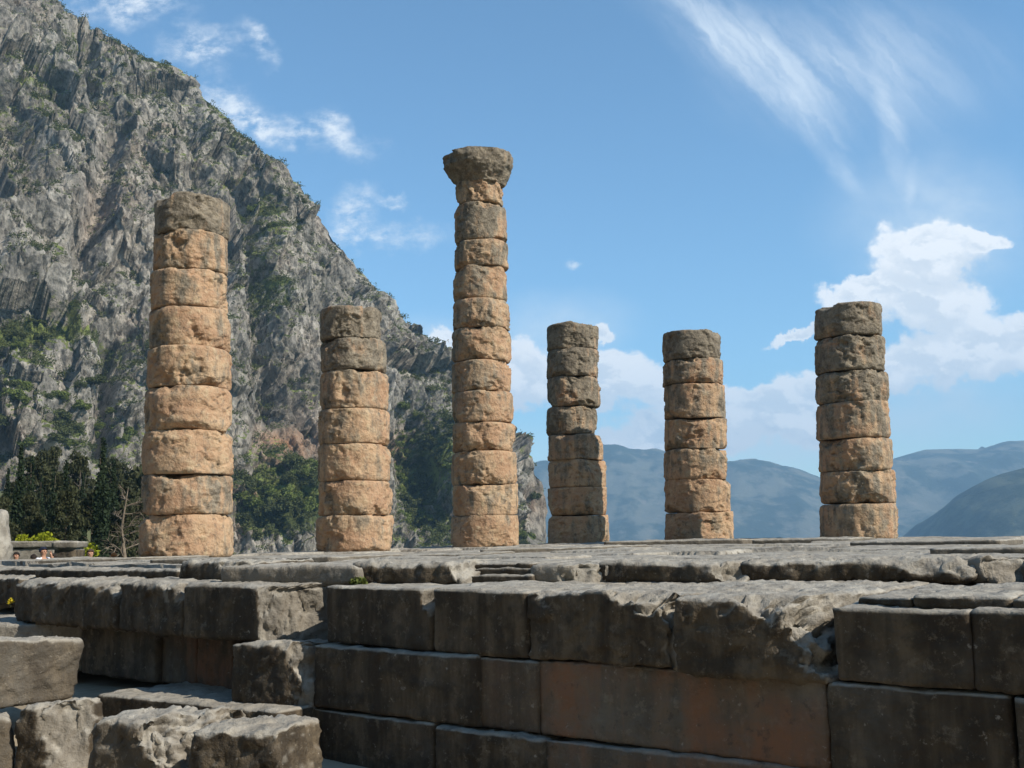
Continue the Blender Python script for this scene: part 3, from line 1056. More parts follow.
# course C
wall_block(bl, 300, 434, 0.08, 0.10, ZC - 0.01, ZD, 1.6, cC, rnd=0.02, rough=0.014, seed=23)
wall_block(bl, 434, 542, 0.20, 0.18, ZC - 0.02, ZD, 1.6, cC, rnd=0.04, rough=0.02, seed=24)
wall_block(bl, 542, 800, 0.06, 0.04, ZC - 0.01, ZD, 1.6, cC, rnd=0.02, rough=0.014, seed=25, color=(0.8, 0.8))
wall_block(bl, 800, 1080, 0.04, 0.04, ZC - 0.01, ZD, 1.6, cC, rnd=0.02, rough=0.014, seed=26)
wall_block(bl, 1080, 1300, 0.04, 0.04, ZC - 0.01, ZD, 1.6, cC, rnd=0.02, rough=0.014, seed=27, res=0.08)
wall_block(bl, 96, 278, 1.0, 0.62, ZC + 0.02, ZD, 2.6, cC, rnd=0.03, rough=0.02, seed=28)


def px_hexa(name, tf, bf, depth, parent, back=None, **kw):
    """front face from picture columns: tf/bf = [(px, dist, z) left, right]"""
    def pt(px, d_, z):
        r = ray(px, 640)
        return np.array((r[0] * d_, d_, z))
    T0, T1 = pt(*tf[0]), pt(*tf[1])
    B0, B1 = pt(*bf[0]), pt(*bf[1])
    u_ = (T1 - T0)[:2]
    u_ /= np.linalg.norm(u_)
    n_ = np.array((-u_[1], u_[0]))
    if n_[1] < 0:
        n_ = -n_
    bk = np.array((n_[0] * depth, n_[1] * depth, 0))
    return hexa(name, [T0, T1, T1 + bk, T0 + bk], [B0, B1, B1 + bk, B0 + bk], parent, **kw)


# far left continuation of the platform
px_hexa(bl, [(-60, 18.9, -0.2), (16, 16.8, -0.2)], [(-60, 18.9, -0.66), (18, 16.8, -0.66)], 3.0, cA, rnd=0.05, rough=0.04, seed=30)
px_hexa(bl, [(-170, 22.0, -0.2), (-61, 18.9, -0.2)], [(-170, 22.0, -0.72), (-61, 18.9, -0.72)], 3.0, cA, rnd=0.05, rough=0.04, seed=31, res=0.08)
px_hexa('ledge_slab', [(-120, 15.3, -0.80), (84, 15.1, -0.80)], [(-120, 15.3, -1.5), (84, 15.1, -1.5)], 5.0, cB, rnd=0.03, rough=0.02, seed=32, color=(0, 0.3), res=0.07)


# low step directly under the floor: blocks placed along the back of the tread
def sblock(px0, px1, y0, y1, zt, name=bl, depth=1.2, zb=-0.21, **kw):
    a_ = atz(px0, y0, -0.2)
    b_ = atz(px1, y1, -0.2)
    u_ = (b_ - a_)[:2]
    u_ = u_ / np.linalg.norm(u_)
    n_ = np.array((-u_[1], u_[0]))
    if n_[1] < 0:
        n_ = -n_
    bk = np.array((*n_ * depth, 0))
    T0 = np.array((a_[0], a_[1], zt))
    T1 = np.array((b_[0], b_[1], zt))
    B0 = np.array((a_[0], a_[1], zb))
    B1 = np.array((b_[0], b_[1], zb))
    cc = kw.pop('pc', ())
    cc = [((*atz(p1, y1, -0.2)[:2], z1), (math.sin(R(az)) * math.cos(R(el)), math.cos(R(az)) * math.cos(R(el)), math.sin(R(el)))) for (p1, z1, az, el) in cc]
    return hexa(name, [T0, T1, T1 + bk, T0 + bk], [B0, B1, B1 + bk, B0 + bk], cS, res=0.035, cuts=cc, **kw)


sblock(-60, 36, 574, 575, -0.10, rnd=0.03, rough=0.02, seed=40, depth=1.6)
sblock(36, 178, 576.5, 579, -0.075, rnd=0.03, rough=0.02, seed=41, depth=1.6)
sblock(180, 244, 581, 582, 0.06, rnd=0.05, rough=0.045, seed=42, pc=[(215, -0.05, 200, 35)], cut_rough=0.05)
sblock(222, 357, 583, 583.5, 0.0, rnd=0.03, rough=0.02, seed=43, depth=1.4, color=(0, 0.4))
sblock(356, 466, 582.5, 583, 0.0, rnd=0.05, rough=0.05, seed=44, pc=[(440, -0.06, 150, 40)])
sblock(460, 532, 582, 582.5, -0.13, rnd=0.015, rough=0.012, seed=45, name='moulded_slab')
sblock(460, 532, 581, 581.5, 0.0, rnd=0.02, rough=0.015, seed=46, name='moulded_slab', zb=-0.06)
sblock(465, 534, 581.2, 581.7, -0.055, rnd=0.01, rough=0.01, seed=146, name='moulded_slab', zb=-0.14)
sblock(531, 598, 582, 582.5, 0.0, rnd=0.03, rough=0.02, seed=47, color=(0, 0.2), pc=[(560, -0.1, 168, 15)])
sblock(598, 742, 581, 582, -0.01, rnd=0.05, rough=0.035, seed=48, pc=[(715, -0.1, 150, 40)])
sblock(742, 975, 580.5, 581, -0.01, rnd=0.05, rough=0.035, seed=49, pc=[(860, -0.05, 195, 50)], cut_rough=0.03)
sblock(960, 1022, 580, 581.5, 0.0, rnd=0.03, rough=0.02, seed=50, pc=[(975, -0.1, 160, 12)], color=(0, 0.3))
sblock(1024, 1200, 583, 588, 0.0, rnd=0.04, rough=0.04, seed=51)

# ------------------------------------------------------------------ the temple floor
def floor_sheet():
    fr = [atz(p_, y_, -0.2)[:2] for p_, y_ in ((-160, 573), (0, 573), (180, 580), (330, 582.5), (460, 582), (600, 581.5), (742, 581), (900, 580), (1024, 583), (1300, 600))]
    fr = np.array(fr)
    bk = np.array([(-15, 20.0), (-10.4, 21.0), (-7.6, 22.3), (-4.6, 25.2), (-1.6, 28.4), (1.6, 31.0), (4.2, 30.4), (7.2, 27.0), (10.6, 25.4), (15, 24.0)])
    nu, nv = 620, 460
    tt = np.linspace(0, 1, nu)
    k = np.linspace(0, 1, len(fr))
    F = np.stack([np.interp(tt, k, fr[:, 0]), np.interp(tt, k, fr[:, 1])], -1)
    Bk = np.stack([np.interp(tt, k, bk[:, 0]), np.interp(tt, k, bk[:, 1])], -1)
    ss = np.linspace(0, 1, nv) ** 1.35
    F = F + (Bk - F) / np.linalg.norm(Bk - F, axis=1, keepdims=True) * 0.75
    XY = F[None] * (1 - ss[:, None, None]) + Bk[None] * ss[:, None, None]
    p_ = np.concatenate([XY, np.zeros(XY.shape[:2] + (1,))], -1)
    a_ = math.atan2(WU[1], WU[0])
    ca, sa = math.cos(-a_), math.sin(-a_)
    U_ = XY[..., 0] * ca - XY[..., 1] * sa
    V_ = XY[..., 0] * sa + XY[..., 1] * ca
    wv = 0.05 * fbm(p_, 0.5, 2)
    row = np.floor(V_ / 1.15)
    uo = U_ + (row % 2) * 0.8 + wv
    colm = np.floor(uo / 1.7)
    fu = np.abs((uo / 1.7) % 1 - 0.5) * 2
    fv = np.abs((V_ / 1.15 + wv) % 1 - 0.5) * 2
    hsh = np.sin(row * 12.9898 + colm * 78.233) * 43758.5453
    hsh = hsh - np.floor(hsh)
    hs2 = np.sin(row * 39.3 + colm * 11.1) * 24634.6
    hs2 = hs2 - np.floor(hs2)
    z = (hsh - 0.5) * 0.055 - (hs2 > 0.88) * 0.07
    z += ((uo / 1.7) % 1 - 0.5) * (hs2 - 0.5) * 0.03
    tn = fbm(p_, 0.9, 5, 0.55, False, 3.0) * 3.5
    z += (np.floor(tn) + smooth(0.7, 1, tn - np.floor(tn))) * 0.012
    z += fbm(p_, 5.0, 4, 0.6) * 0.008
    gr = np.maximum(smooth(0.965, 0.995, fu), smooth(0.95, 0.99, fv))
    z -= gr * 0.045
    z -= 0.02
    p_[..., 2] = z
    # skirt down on every side
    top = p_.copy()
    rim = np.concatenate([top[0, :], top[1:, -1], top[-1, -2::-1], top[-2:0:-1, 0]])
    low = rim.copy()
    low[:, 2] = -1.9
    rid = np.concatenate([np.arange(nu), np.arange(1, nv) * nu + nu - 1, (nv - 1) * nu + np.arange(nu - 2, -1, -1), np.arange(nv - 2, 0, -1) * nu])
    n0 = nu * nv
    m_ = len(rim)
    i = np.arange(m_)
    sk = np.stack([rid[i], n0 + i, n0 + (i + 1) % m_, rid[(i + 1) % m_]], -1)
    o = obj_np('stylobate', np.concatenate([top.reshape(-1, 3), low]), np.concatenate([grid_quads(nu, nv), sk]), M['block'], TP)
    o.color = (0, 0.6, 0, 1)
    o['label'] = 'worn paved floor of grey slabs'


floor_sheet()
fl = []
# thin slabs on the floor, which show as dark lines at eye level
for (p0, p1, y0, y1, zt, dp) in ((604, 742, 545.0, 542.5, 0.07, 2.2), (752, 850, 542.5, 541, 0.05, 2.0), (850, 1000, 545, 543.5, 0.05, 1.6), (480, 600, 551.5, 548.5, 0.03, 1.8),
                                 (150, 330, 561.5, 559, 0.03, 1.6), (20, 140, 561.6, 559.2, 0.02, 1.5), (930, 1060, 552, 551, 0.04, 1.0), (330, 470, 557, 554.5, 0.02, 1.2)):
    a_ = atz(p0, y0, 0.0)
    b_ = atz(p1, y1, 0.0)
    bk = np.array((*(-WN * dp), 0))
    up = np.array((0, 0, zt))
    dn = np.array((0, 0, -0.06))
    o = hexa('floor_slab', [a_ + up, b_ + up, b_ + bk + up, a_ + bk + up], [a_ + dn, b_ + dn, b_ + bk + dn, a_ + bk + dn], TP, res=0.06, rnd=0.015, rough=0.014, seed=60 + p0 * 0.1, color=(0, 0.7))

# ------------------------------------------------------------------ loose blocks at lower left
def loose(label, *a, **kw):
    o = px_hexa('fallen_block', *a, None, **kw)
    o['label'] = label
    o['category'] = 'stone block'
    o['group'] = 'large fallen blocks at the foot of the steps'
    # put the origin on the block
    me = o.data
    co = np.empty(len(me.vertices) * 3, dtype=np.float32)
    me.vertices.foreach_get('co', co)
    co = co.reshape(-1, 3)
    c_ = co.mean(0)
    c_[2] = co[:, 2].min()
    me.vertices.foreach_set('co', (co - c_).ravel())
    me.update()
    o.location = c_
    return o


ZG = -2.08


def cutn(px, d_, z, az, el):
    r = ray(px, 640)
    return ((r[0] * d_, d_, z), (math.sin(R(az)) * math.cos(R(el)), math.cos(R(az)) * math.cos(R(el)), math.sin(R(el))))


loose('large sunlit block with a sloping top at the left edge, topmost of the fallen blocks', [(-40, 11.5, -0.68), (84, 12.6, -0.84)], [(-40, 11.5, -1.50), (76, 12.6, -1.47)], 1.0,
      rnd=0.05, rough=0.03, seed=70, color=(0, 0.85))
loose('short sunlit block at the left edge directly under the largest one', [(-50, 11.2, -1.52), (14, 11.5, -1.52)], [(-50, 11.2, ZG), (20, 11.5, ZG)], 0.4, rnd=0.05, rough=0.03, seed=71, color=(0, 0.85))
loose('dark fronted block with a lit right side in the shade between two larger blocks', [(22, 11.5, -1.42), (70, 11.3, -1.40)], [(20, 11.5, ZG), (76, 11.3, ZG)], 0.5,
      cuts=[cutn(44, 11.4, -1.7, 155, 10)], rnd=0.06, rough=0.04, seed=72, color=(0, 1.0), cut_rough=0.03)
loose('big rough block with a pitted sunlit top, left of the squarer one', [(96, 10.4, -1.36), (216, 9.75, -1.34)], [(90, 10.4, ZG), (220, 9.75, ZG)], 0.8,
      cuts=[cutn(150, 10.1, -1.62, 150, 24)], rnd=0.09, rough=0.055, seed=73, color=(0, 0.9), cut_rough=0.07)
loose('squarish block with a rough lit top and dark front, nearest the camera', [(193, 9.55, -1.33), (278, 9.25, -1.31)], [(190, 9.55, ZG), (286, 9.15, ZG)], 0.75,
      cuts=[cutn(282, 9.15, -1.5, 125, 5)], rnd=0.05, rough=0.045, seed=74, color=(0, 1.0), cut_rough=0.07)

# ------------------------------------------------------------------ columns
def drum_mesh(name, rings, seed, nseg=150, nrow=40, inset=0.06, chips=(), rough=0.015, flute=False, parent=None):
    """rings: [(z, cx, cy, r) bottom, top]"""
    (z0, cx0, cy0, r0), (z1, cx1, cy1, r1) = rings
    H = z1 - z0
    t = np.linspace(0, 1, nrow)
    r_ = np.random.default_rng(int(seed * 13) + 5)
    pw = 7 + 12 * r_.random()
    prof = 1 - inset * (0.75 + 0.5 * r_.random()) * (np.abs(2 * t - 1) ** pw)
    zz = z0 + H * t
    extra = [0.0, 0.5, 0.88]
    tt = np.concatenate([[0] * 3, t, [1] * 3])
    rr = np.concatenate([extra, prof, extra[::-1]])
    zz = np.concatenate([[z0] * 3, zz, [z1] * 3])
    th = np.linspace(0, 2 * math.pi, nseg, endpoint=False)
    T_, A_ = np.meshgrid(tt, th, indexing='ij')
    Rr = (r0 + (r1 - r0) * T_) * rr[:, None]
    cx = cx0 + (cx1 - cx0) * T_
    cy = cy0 + (cy1 - cy0) * T_
    p_ = np.stack([cx + Rr * np.cos(A_), cy + Rr * np.sin(A_), np.broadcast_to(zz[:, None], T_.shape)], -1)
    rad = np.stack([np.cos(A_), np.sin(A_), np.zeros_like(A_)], -1)
    w0 = p_.copy()
    cl = []
    for _ in range(7):                        # spalls along the arrises
        az = r_.random() * 2 * math.pi
        el = (0.35 + 0.5 * r_.random()) * (1 if r_.random() < 0.6 else -1)
        n_ = np.array((math.cos(az) * math.cos(el), math.sin(az) * math.cos(el), math.sin(el)))
        hh = H / 2
        sup = r0 * math.cos(el) + hh * abs(math.sin(el))
        cl.append((n_, sup * (0.84 + 0.12 * r_.random())))
    for _ in range(3):
        az = r_.random() * 2 * math.pi
        el = 0.15 * r_.normal()
        n_ = np.array((math.cos(az) * math.cos(el), math.sin(az) * math.cos(el), math.sin(el)))
        cl.append((n_, r0 * (0.93 + 0.04 * r_.random())))
    for (az, el, k) in chips:
        n_ = np.array((math.sin(R(az)) * math.cos(R(el)), math.cos(R(az)) * math.cos(R(el)), math.sin(R(el))))
        cl.append((n_, k * (r0 * math.cos(R(el)) + H / 2 * abs(math.sin(R(el))))))
    mid = np.array(((cx0 + cx1) / 2, (cy0 + cy1) / 2, (z0 + z1) / 2))
    nA = fbm(w0, 2.4, 4, 0.6, True, seed) * 0.02 + facet(w0, 3.2, seed) * 0.05 + facet(w0, 9.0, seed + 3) * 0.02
    for n_, sup in cl:
        s = (p_ - mid) @ n_ - sup + nA
        p_ = p_ - n_ * np.maximum(s, 0)[..., None]
    body = smooth(0.3, 0.95, rr)[:, None]
    d_ = fbm(w0, 1.3, 3, 0.5, False, seed + 2) * rough * 1.1 + fbm(w0, 5.0, 4, 0.62, True, seed + 5) * rough * 0.8
    d_ += fbm(w0 * np.array([1, 1, 2.2]), 2.6, 3, 0.6, True, seed + 9) * rough * 0.7
    d_ += fbm(w0, 12.0, 3, 0.65, True, seed + 21) * 0.008
    pit = fbm(w0, 3.2, 4, 0.65, False, seed + 31)
    d_ -= smooth(0.2, 0.34, pit) * 0.035
    d_ += facet(w0, 2.2, seed + 6) * 0.022 + facet(w0, 8.0, seed + 8) * 0.007
    d_ -= rough * 0.75
    p_ = p_ + rad * (d_ * body)[..., None]
    wz = fbm(w0 * np.array([1, 1, 0.15]), 1.3, 3, 0.55, False, seed + 11) * 0.05
    p_[..., 2] += wz * (0.3 + 0.7 * T_) * (1 if rings[0][0] > 0.1 else T_)
    nrows = len(tt)
    V_ = p_.reshape(-1, 3)
    return obj_np(name, V_, grid_quads(nseg, nrows, True)[:, ::1], M['drum'], parent)


def column(label, base_w, ytop, seams, xs, greys, faint=(), seed=0.0, cap=False, chips=None):
    """seams: picture heights of the joints, top to bottom; xs: (left, right) of every drum"""
    d_ = FOC * 1.80 / base_w
    root = bpy.data.objects.new('column', None)
    pb = atd((xs[-1][0] + xs[-1][1]) / 2, seams[-1], d_)
    root.location = (pb[0], d_, 0)
    link(root, None, label=label, category='column', group='ruined temple columns on the floor', kind='thing')
    ys = [ytop] + list(seams)
    n_ = len(seams)

    def ring(x0, x1, y):
        r = (x1 - x0) / 2 / FOC * d_ * 0.985
        c_ = atd((x0 + x1) / 2, y, d_).copy()
        c_[2] = atd((x0 + x1) / 2, y, d_ - r)[2]
        return (c_[2], c_[0] - pb[0], 0.0, r)
    for k in range(n_):
        x0, x1 = xs[k]
        up = ring(x0 if k == 0 else (x0 + xs[k - 1][0]) / 2 * 0.3 + x0 * 0.7, x1 if k == 0 else (x1 + xs[k - 1][1]) / 2 * 0.3 + x1 * 0.7, ys[k])
        lo = ring(x0, x1, ys[k + 1])
        if k == n_ - 1:
            lo = (-0.03,) + lo[1:]
        up = (up[0] - 0.006,) + up[1:]
        ins = 0.015 if (k in faint) else 0.06
        ch = (chips or {}).get(k, ())
        if cap and k == 0:
            o = capital([ring(*c_) for c_ in ((456, 504, 180), (456, 504, 178), (454, 505.5, 174.5), (450, 508, 169.5), (445, 510.5, 164), (441, 512.5, 158), (440, 513, 153), (442, 512.5, 146.5))], seed, root)
        else:
            o = drum_mesh('drum', [lo, up], seed + k * 3.7, inset=ins, chips=ch, parent=root)
        o.color = (greys[k], 0, 0, 1)
    return root


def capital(rings, seed, parent):
    nseg = 128
    zs = np.array([r[0] for r in rings])
    rs = np.array([r[3] for r in rings])
    cs = np.array([r[1] for r in rings])
    t = np.linspace(0, 1, 44)
    k = np.linspace(0, 1, len(rings))
    zz = np.interp(t, k, zs)
    rr = np.interp(t, k, rs)
    cx = np.interp(t, k, cs)
    zz = np.concatenate([[zz[0]] * 2, zz, [zz[-1]] * 3])
    fr = np.concatenate([[0, 0.6], np.ones(44), [0.985, 0.5, 0.0]])
    rr = np.concatenate([[rr[0]] * 2, rr, [rr[-1]] * 3]) * fr
    cx = np.concatenate([[cx[0]] * 2, cx, [cx[-1]] * 3])
    th = np.linspace(0, 2 * math.pi, nseg, endpoint=False)
    A_ = np.broadcast_to(th[None, :], (len(zz), nseg))
    Rr = np.broadcast_to(rr[:, None], A_.shape)
    w0 = np.stack([cx[:, None] + Rr * np.cos(A_), Rr * np.sin(A_), np.broadcast_to(zz[:, None], A_.shape)], -1)
    p_ = w0.copy()
    mid = np.array((cs.mean(), 0, zs.mean()))
    r_ = np.random.default_rng(8)
    for _ in range(9):
        az = r_.random() * 6.28
        el = -0.06 + 0.16 * r_.random()
        n_ = np.array((math.cos(az) * math.cos(el), math.sin(az) * math.cos(el), math.sin(el)))
        s = (p_ - mid) @ n_ - rs.max() * (0.93 + 0.04 * r_.random()) * math.cos(el) - abs(math.sin(el)) * 0.3 + fbm(w0, 2.4, 3, 0.6, True, seed) * 0.03
        p_ = p_ - n_ * np.maximum(s, 0)[..., None]
    d_ = fbm(w0, 2.2, 4, 0.6, True, seed + 3) * 0.03 + fbm(w0, 7.0, 3, 0.6, True, seed + 3) * 0.02 + facet(w0, 2.8, seed) * 0.07 + facet(w0, 8, seed) * 0.03
    p_ = p_ + np.stack([np.cos(A_), np.sin(A_), np.zeros_like(A_)], -1) * (d_ * fr[:, None])[..., None]
    p_[..., 2] += fbm(w0, 2.0, 3, 0.5, False, seed) * 0.03
    return obj_np('capital', p_.reshape(-1, 3), grid_quads(nseg, len(zz), True), M['drum'], parent)


column('thick column of nine orange drums at the far left, dark crumbling top drum', 88, 190, [228, 266, 304, 344, 384, 428.5, 473, 514, 556],
       [(155, 231), (154, 228), (151, 229), (150, 231), (148, 231), (146, 232), (144, 232), (143, 231), (141, 232)],
       [1.0, 0.35, 0.15, 0.12, 0.12, 0.08, 0.0, 0.42, 0.0], seed=1.0, chips={6: [(160, 18, 0.93)], 0: [(200, 60, 0.9)], 2: [(165, 40, 0.88)], 5: [(175, -42, 0.88)]})
column('shorter broad column of seven drums in front of the cliff, second from the left', 78, 304, [336, 368, 407, 442.5, 480, 515, 552],
       [(320, 383), (320, 387), (320, 389), (318, 390), (318, 391), (319, 392), (317, 394)], [0.9, 0.75, 0.3, 0.15, 0.05, 0.05, 0.05], seed=40.0,
       chips={1: [(170, 40, 0.9)], 5: [(175, -35, 0.9)]})
column('tallest column, the only one with its capital', 69, 145, [178, 200, 237.5, 263.5, 297, 325.5, 358.5, 389.5, 421, 450, 484, 515, 547],
       [(441, 511), (456, 504), (453, 508), (453, 509), (452, 508), (452, 512), (451, 512), (451, 512), (452, 514), (452, 516), (451, 517), (452, 519), (451, 519)],
       [0.95, 0.3, 0.55, 0.35, 0.3, 0.35, 0.25, 0.3, 0.3, 0.1, 0.1, 0.05, 0.05], seed=80.0, cap=True, faint=(11, 12), chips={10: [(170, -30, 0.9)], 1: [(150, 20, 0.92)]})
column('slim column of eight drums with grey upper half beside the tallest column', 62, 321, [347, 375, 405, 433, 459, 487, 515, 546],
       [(546, 599), (546, 600), (547, 601), (546, 597), (547, 604), (547, 606), (547, 607), (548, 609)], [0.95, 0.9, 0.75, 0.65, 0.35, 0.1, 0.05, 0.05], seed=124.0, faint=(6, 7),
       chips={0: [(150, 50, 0.86)], 2: [(160, -40, 0.85)], 3: [(140, 10, 0.9)]})
column('smooth grey brown column with a deep joint at mid height, second from the right', 68, 328, [357, 382, 417, 448, 479, 512, 543.5],
       [(662, 721), (662, 723), (664, 725), (664, 727), (664, 728), (665, 730), (665, 733)], [0.95, 0.65, 0.4, 0.35, 0.25, 0.2, 0.1], seed=160.0, faint=(1, 2, 3, 5, 6),
       chips={4: [(160, -30, 0.9)]})
column('dark column of seven drums at the far right, lit on its right side', 78, 300, [333, 368.5, 400, 437, 470, 503, 539],
       [(815, 881), (815, 884), (816, 887), (817, 888), (820, 891), (821, 894), (821, 898)], [0.95, 0.8, 0.7, 0.5, 0.45, 0.4, 0.25], seed=200.0, faint=(5,),
       chips={0: [(250, 50, 0.86)], 1: [(160, 20, 0.92)]})

# ------------------------------------------------------------------ things behind the left end of the floor
def at_px(px, d_):
    return ray(px, 550)[0] * d_


dW = 36.0
wt = empty('stone_wall', (at_px(30, dW), dW, -1.65), 'grey ashlar wall with a projecting coping under the yellow hedge', 'wall')


def sub_hexa(name, root, x0, x1, y0, y1, z0, z1, **kw):
    L_ = root.location
    T = [(x0, y0, z1), (x1, y0, z1), (x1, y1, z1), (x0, y1, z1)]
    B = [(x0, y0, z0), (x1, y0, z0), (x1, y1, z0), (x0, y1, z0)]
    o = hexa(name, T, B, None, **kw)
    o.parent = root
    o.location = (-L_[0], -L_[1], -L_[2])
    return o


xa, xb = at_px(6, dW), at_px(56, dW)
sub_hexa('wall_body', wt, xa, xb, dW, dW + 0.8, -1.65, 0.12, res=0.1, rnd=0.03, rough=0.02, seed=81, color=(0, 0.1))
sub_hexa('coping', wt, xa - 0.05, xb + 0.05, dW - 0.07, dW + 0.87, 0.125, 0.36, res=0.1, rnd=0.03, rough=0.02, seed=82, color=(0, 0.2))
pd = empty('stone_pedestal', (at_px(68, 34.0), 34.0, -1.65), 'dark square stone pedestal with a pale right side at the end of the wall', 'pedestal')
xa, xb = at_px(54, 34.0), at_px(75, 34.0)
sub_hexa('shaft', pd, xa, xb, 34.0, 34.8, -1.65, 0.10, res=0.1, rnd=0.03, rough=0.02, seed=83, color=(0, 1))
sub_hexa('cap', pd, xa - 0.06, xb + 0.06, 33.93, 34.87, 0.105, 0.32, res=0.1, rnd=0.04, rough=0.02, seed=84, color=(0, 0.6))
o = px_hexa('standing_stone', [(-60, 27, 1.25), (-9, 27, 1.12)], [(-62, 27, -1.7), (2, 27, -1.7)], 0.7, None, rnd=0.12, rough=0.07, seed=85, color=(0, 0.1), res=0.08)
o['label'] = 'tall pale rough standing stone cut by the left picture edge'
o['category'] = 'standing stone'


def hedge(px0, px1, ytop, d_, label, seed, n):
    r_ = np.random.default_rng(seed)
    x0, x1 = at_px(px0, d_), at_px(px1, d_)
    xm = (x0 + x1) / 2
    zt = atd((px0 + px1) / 2, ytop, d_)[2]
    t = empty('broom_bush', (xm, d_, -1.65), label, 'bush')
    cs_, rs = [], []
    L_ = x1 - x0
    for _ in range(int(14 + L_ * 14)):
        hh = (zt + 1.65) * (0.35 + 0.55 * r_.random())
        cs_.append(((r_.random() - 0.5) * L_ * 0.9, r_.normal() * 0.35, hh))
        rs.append(0.18 + 0.16 * r_.random())
    v, q, tone = leaf_cloud(cs_, rs, n, 0.07, r_, 0.9)
    obj_np('crown', v, q, M['leaf_yellow'], t, False, {'tone': tone})
    parts = []
    for k in range(int(5 + L_ * 3)):
        xx = (r_.random() - 0.5) * L_ * 0.8
        parts.append(tube([(xx * 0.8, 0, 0), (xx, 0.05, 0.8), (xx + 0.1, 0, 1.5)], [0.04, 0.03, 0.012], 5))
    V_, Q_ = join(parts)
    obj_np('stem', V_, Q_, M['bark'], t)


hedge(10, 55, 532, 39.0, 'bright yellow green broom hedge behind the stone wall', 1, 9000)
hedge(85, 91, 543, 36.0, 'small yellow green broom bush right of the pedestal', 2, 900)

# tiny yellow flower growing from a joint beside the left block
fx = atz(10.5, 606, -0.72)
fx = atd(10.5, 607, 16.9)
fr = empty('yellow_flower', tuple(fx), 'tiny yellow flower growing out of a joint at the left end of the steps', 'flower')
V_, Q_ = join([tube([(0, 0, 0), (0.01, 0, 0.05), (0.0, 0, 0.1)], [0.004, 0.004, 0.003], 5)])
obj_np('stem', V_, Q_, M['leaf_bush'], fr)
v, q, tone = leaf_cloud([(0, 0, 0.11), (0.03, 0, 0.09), (-0.03, 0.0, 0.08)], [0.03, 0.025, 0.025], 90, 0.02, np.random.default_rng(3))
obj_np('petals', v, q, M['yellow'], fr, False)


for gxp, gyp, lab in ((358, 583.5, 'small green tuft in the joint at the foot of the low step'),):
    c_ = atz(gxp, gyp, -0.2)
    tf = empty('grass_tuft', tuple(c_), lab, 'grass tuft')
    v, q, tone = leaf_cloud([(0, 0, 0.03), (0.06, 0, 0.02), (-0.05, 0.02, 0.02)], [0.05, 0.04, 0.04], 160, 0.03, np.random.default_rng(int(gxp)))
    obj_np('blades', v, q, M['leaf_bush'] if gxp < 500 else M['twig'], tf, False, {'tone': tone})

# ------------------------------------------------------------------ people
def skinned(name, joints, edges, mat_, parent, sub=1):
    me = bpy.data.meshes.new(name)
    keys = list(joints)
    me.from_pydata([joints[k][:3] for k in keys], [(keys.index(a_), keys.index(b_)) for a_, b_ in edges], [])
    me.materials.append(mat_)
    o = bpy.data.objects.new(name, me)
    link(o, parent)
    sk = o.modifiers.new('skin', 'SKIN')
    sk.use_smooth_shade = True
    me.skin_vertices.new() if not me.skin_vertices else None
    for i, k in enumerate(keys):
        rad_ = joints[k][3]
        me.skin_vertices[0].data[i].radius = (rad_[0], rad_[1]) if hasattr(rad_, '__len__') else (rad_, rad_)
        me.skin_vertices[0].data[i].use_root = (i == 0)
    ss_ = o.modifiers.new('sub', 'SUBSURF')
    ss_.levels = ss_.render_levels = sub
    return o


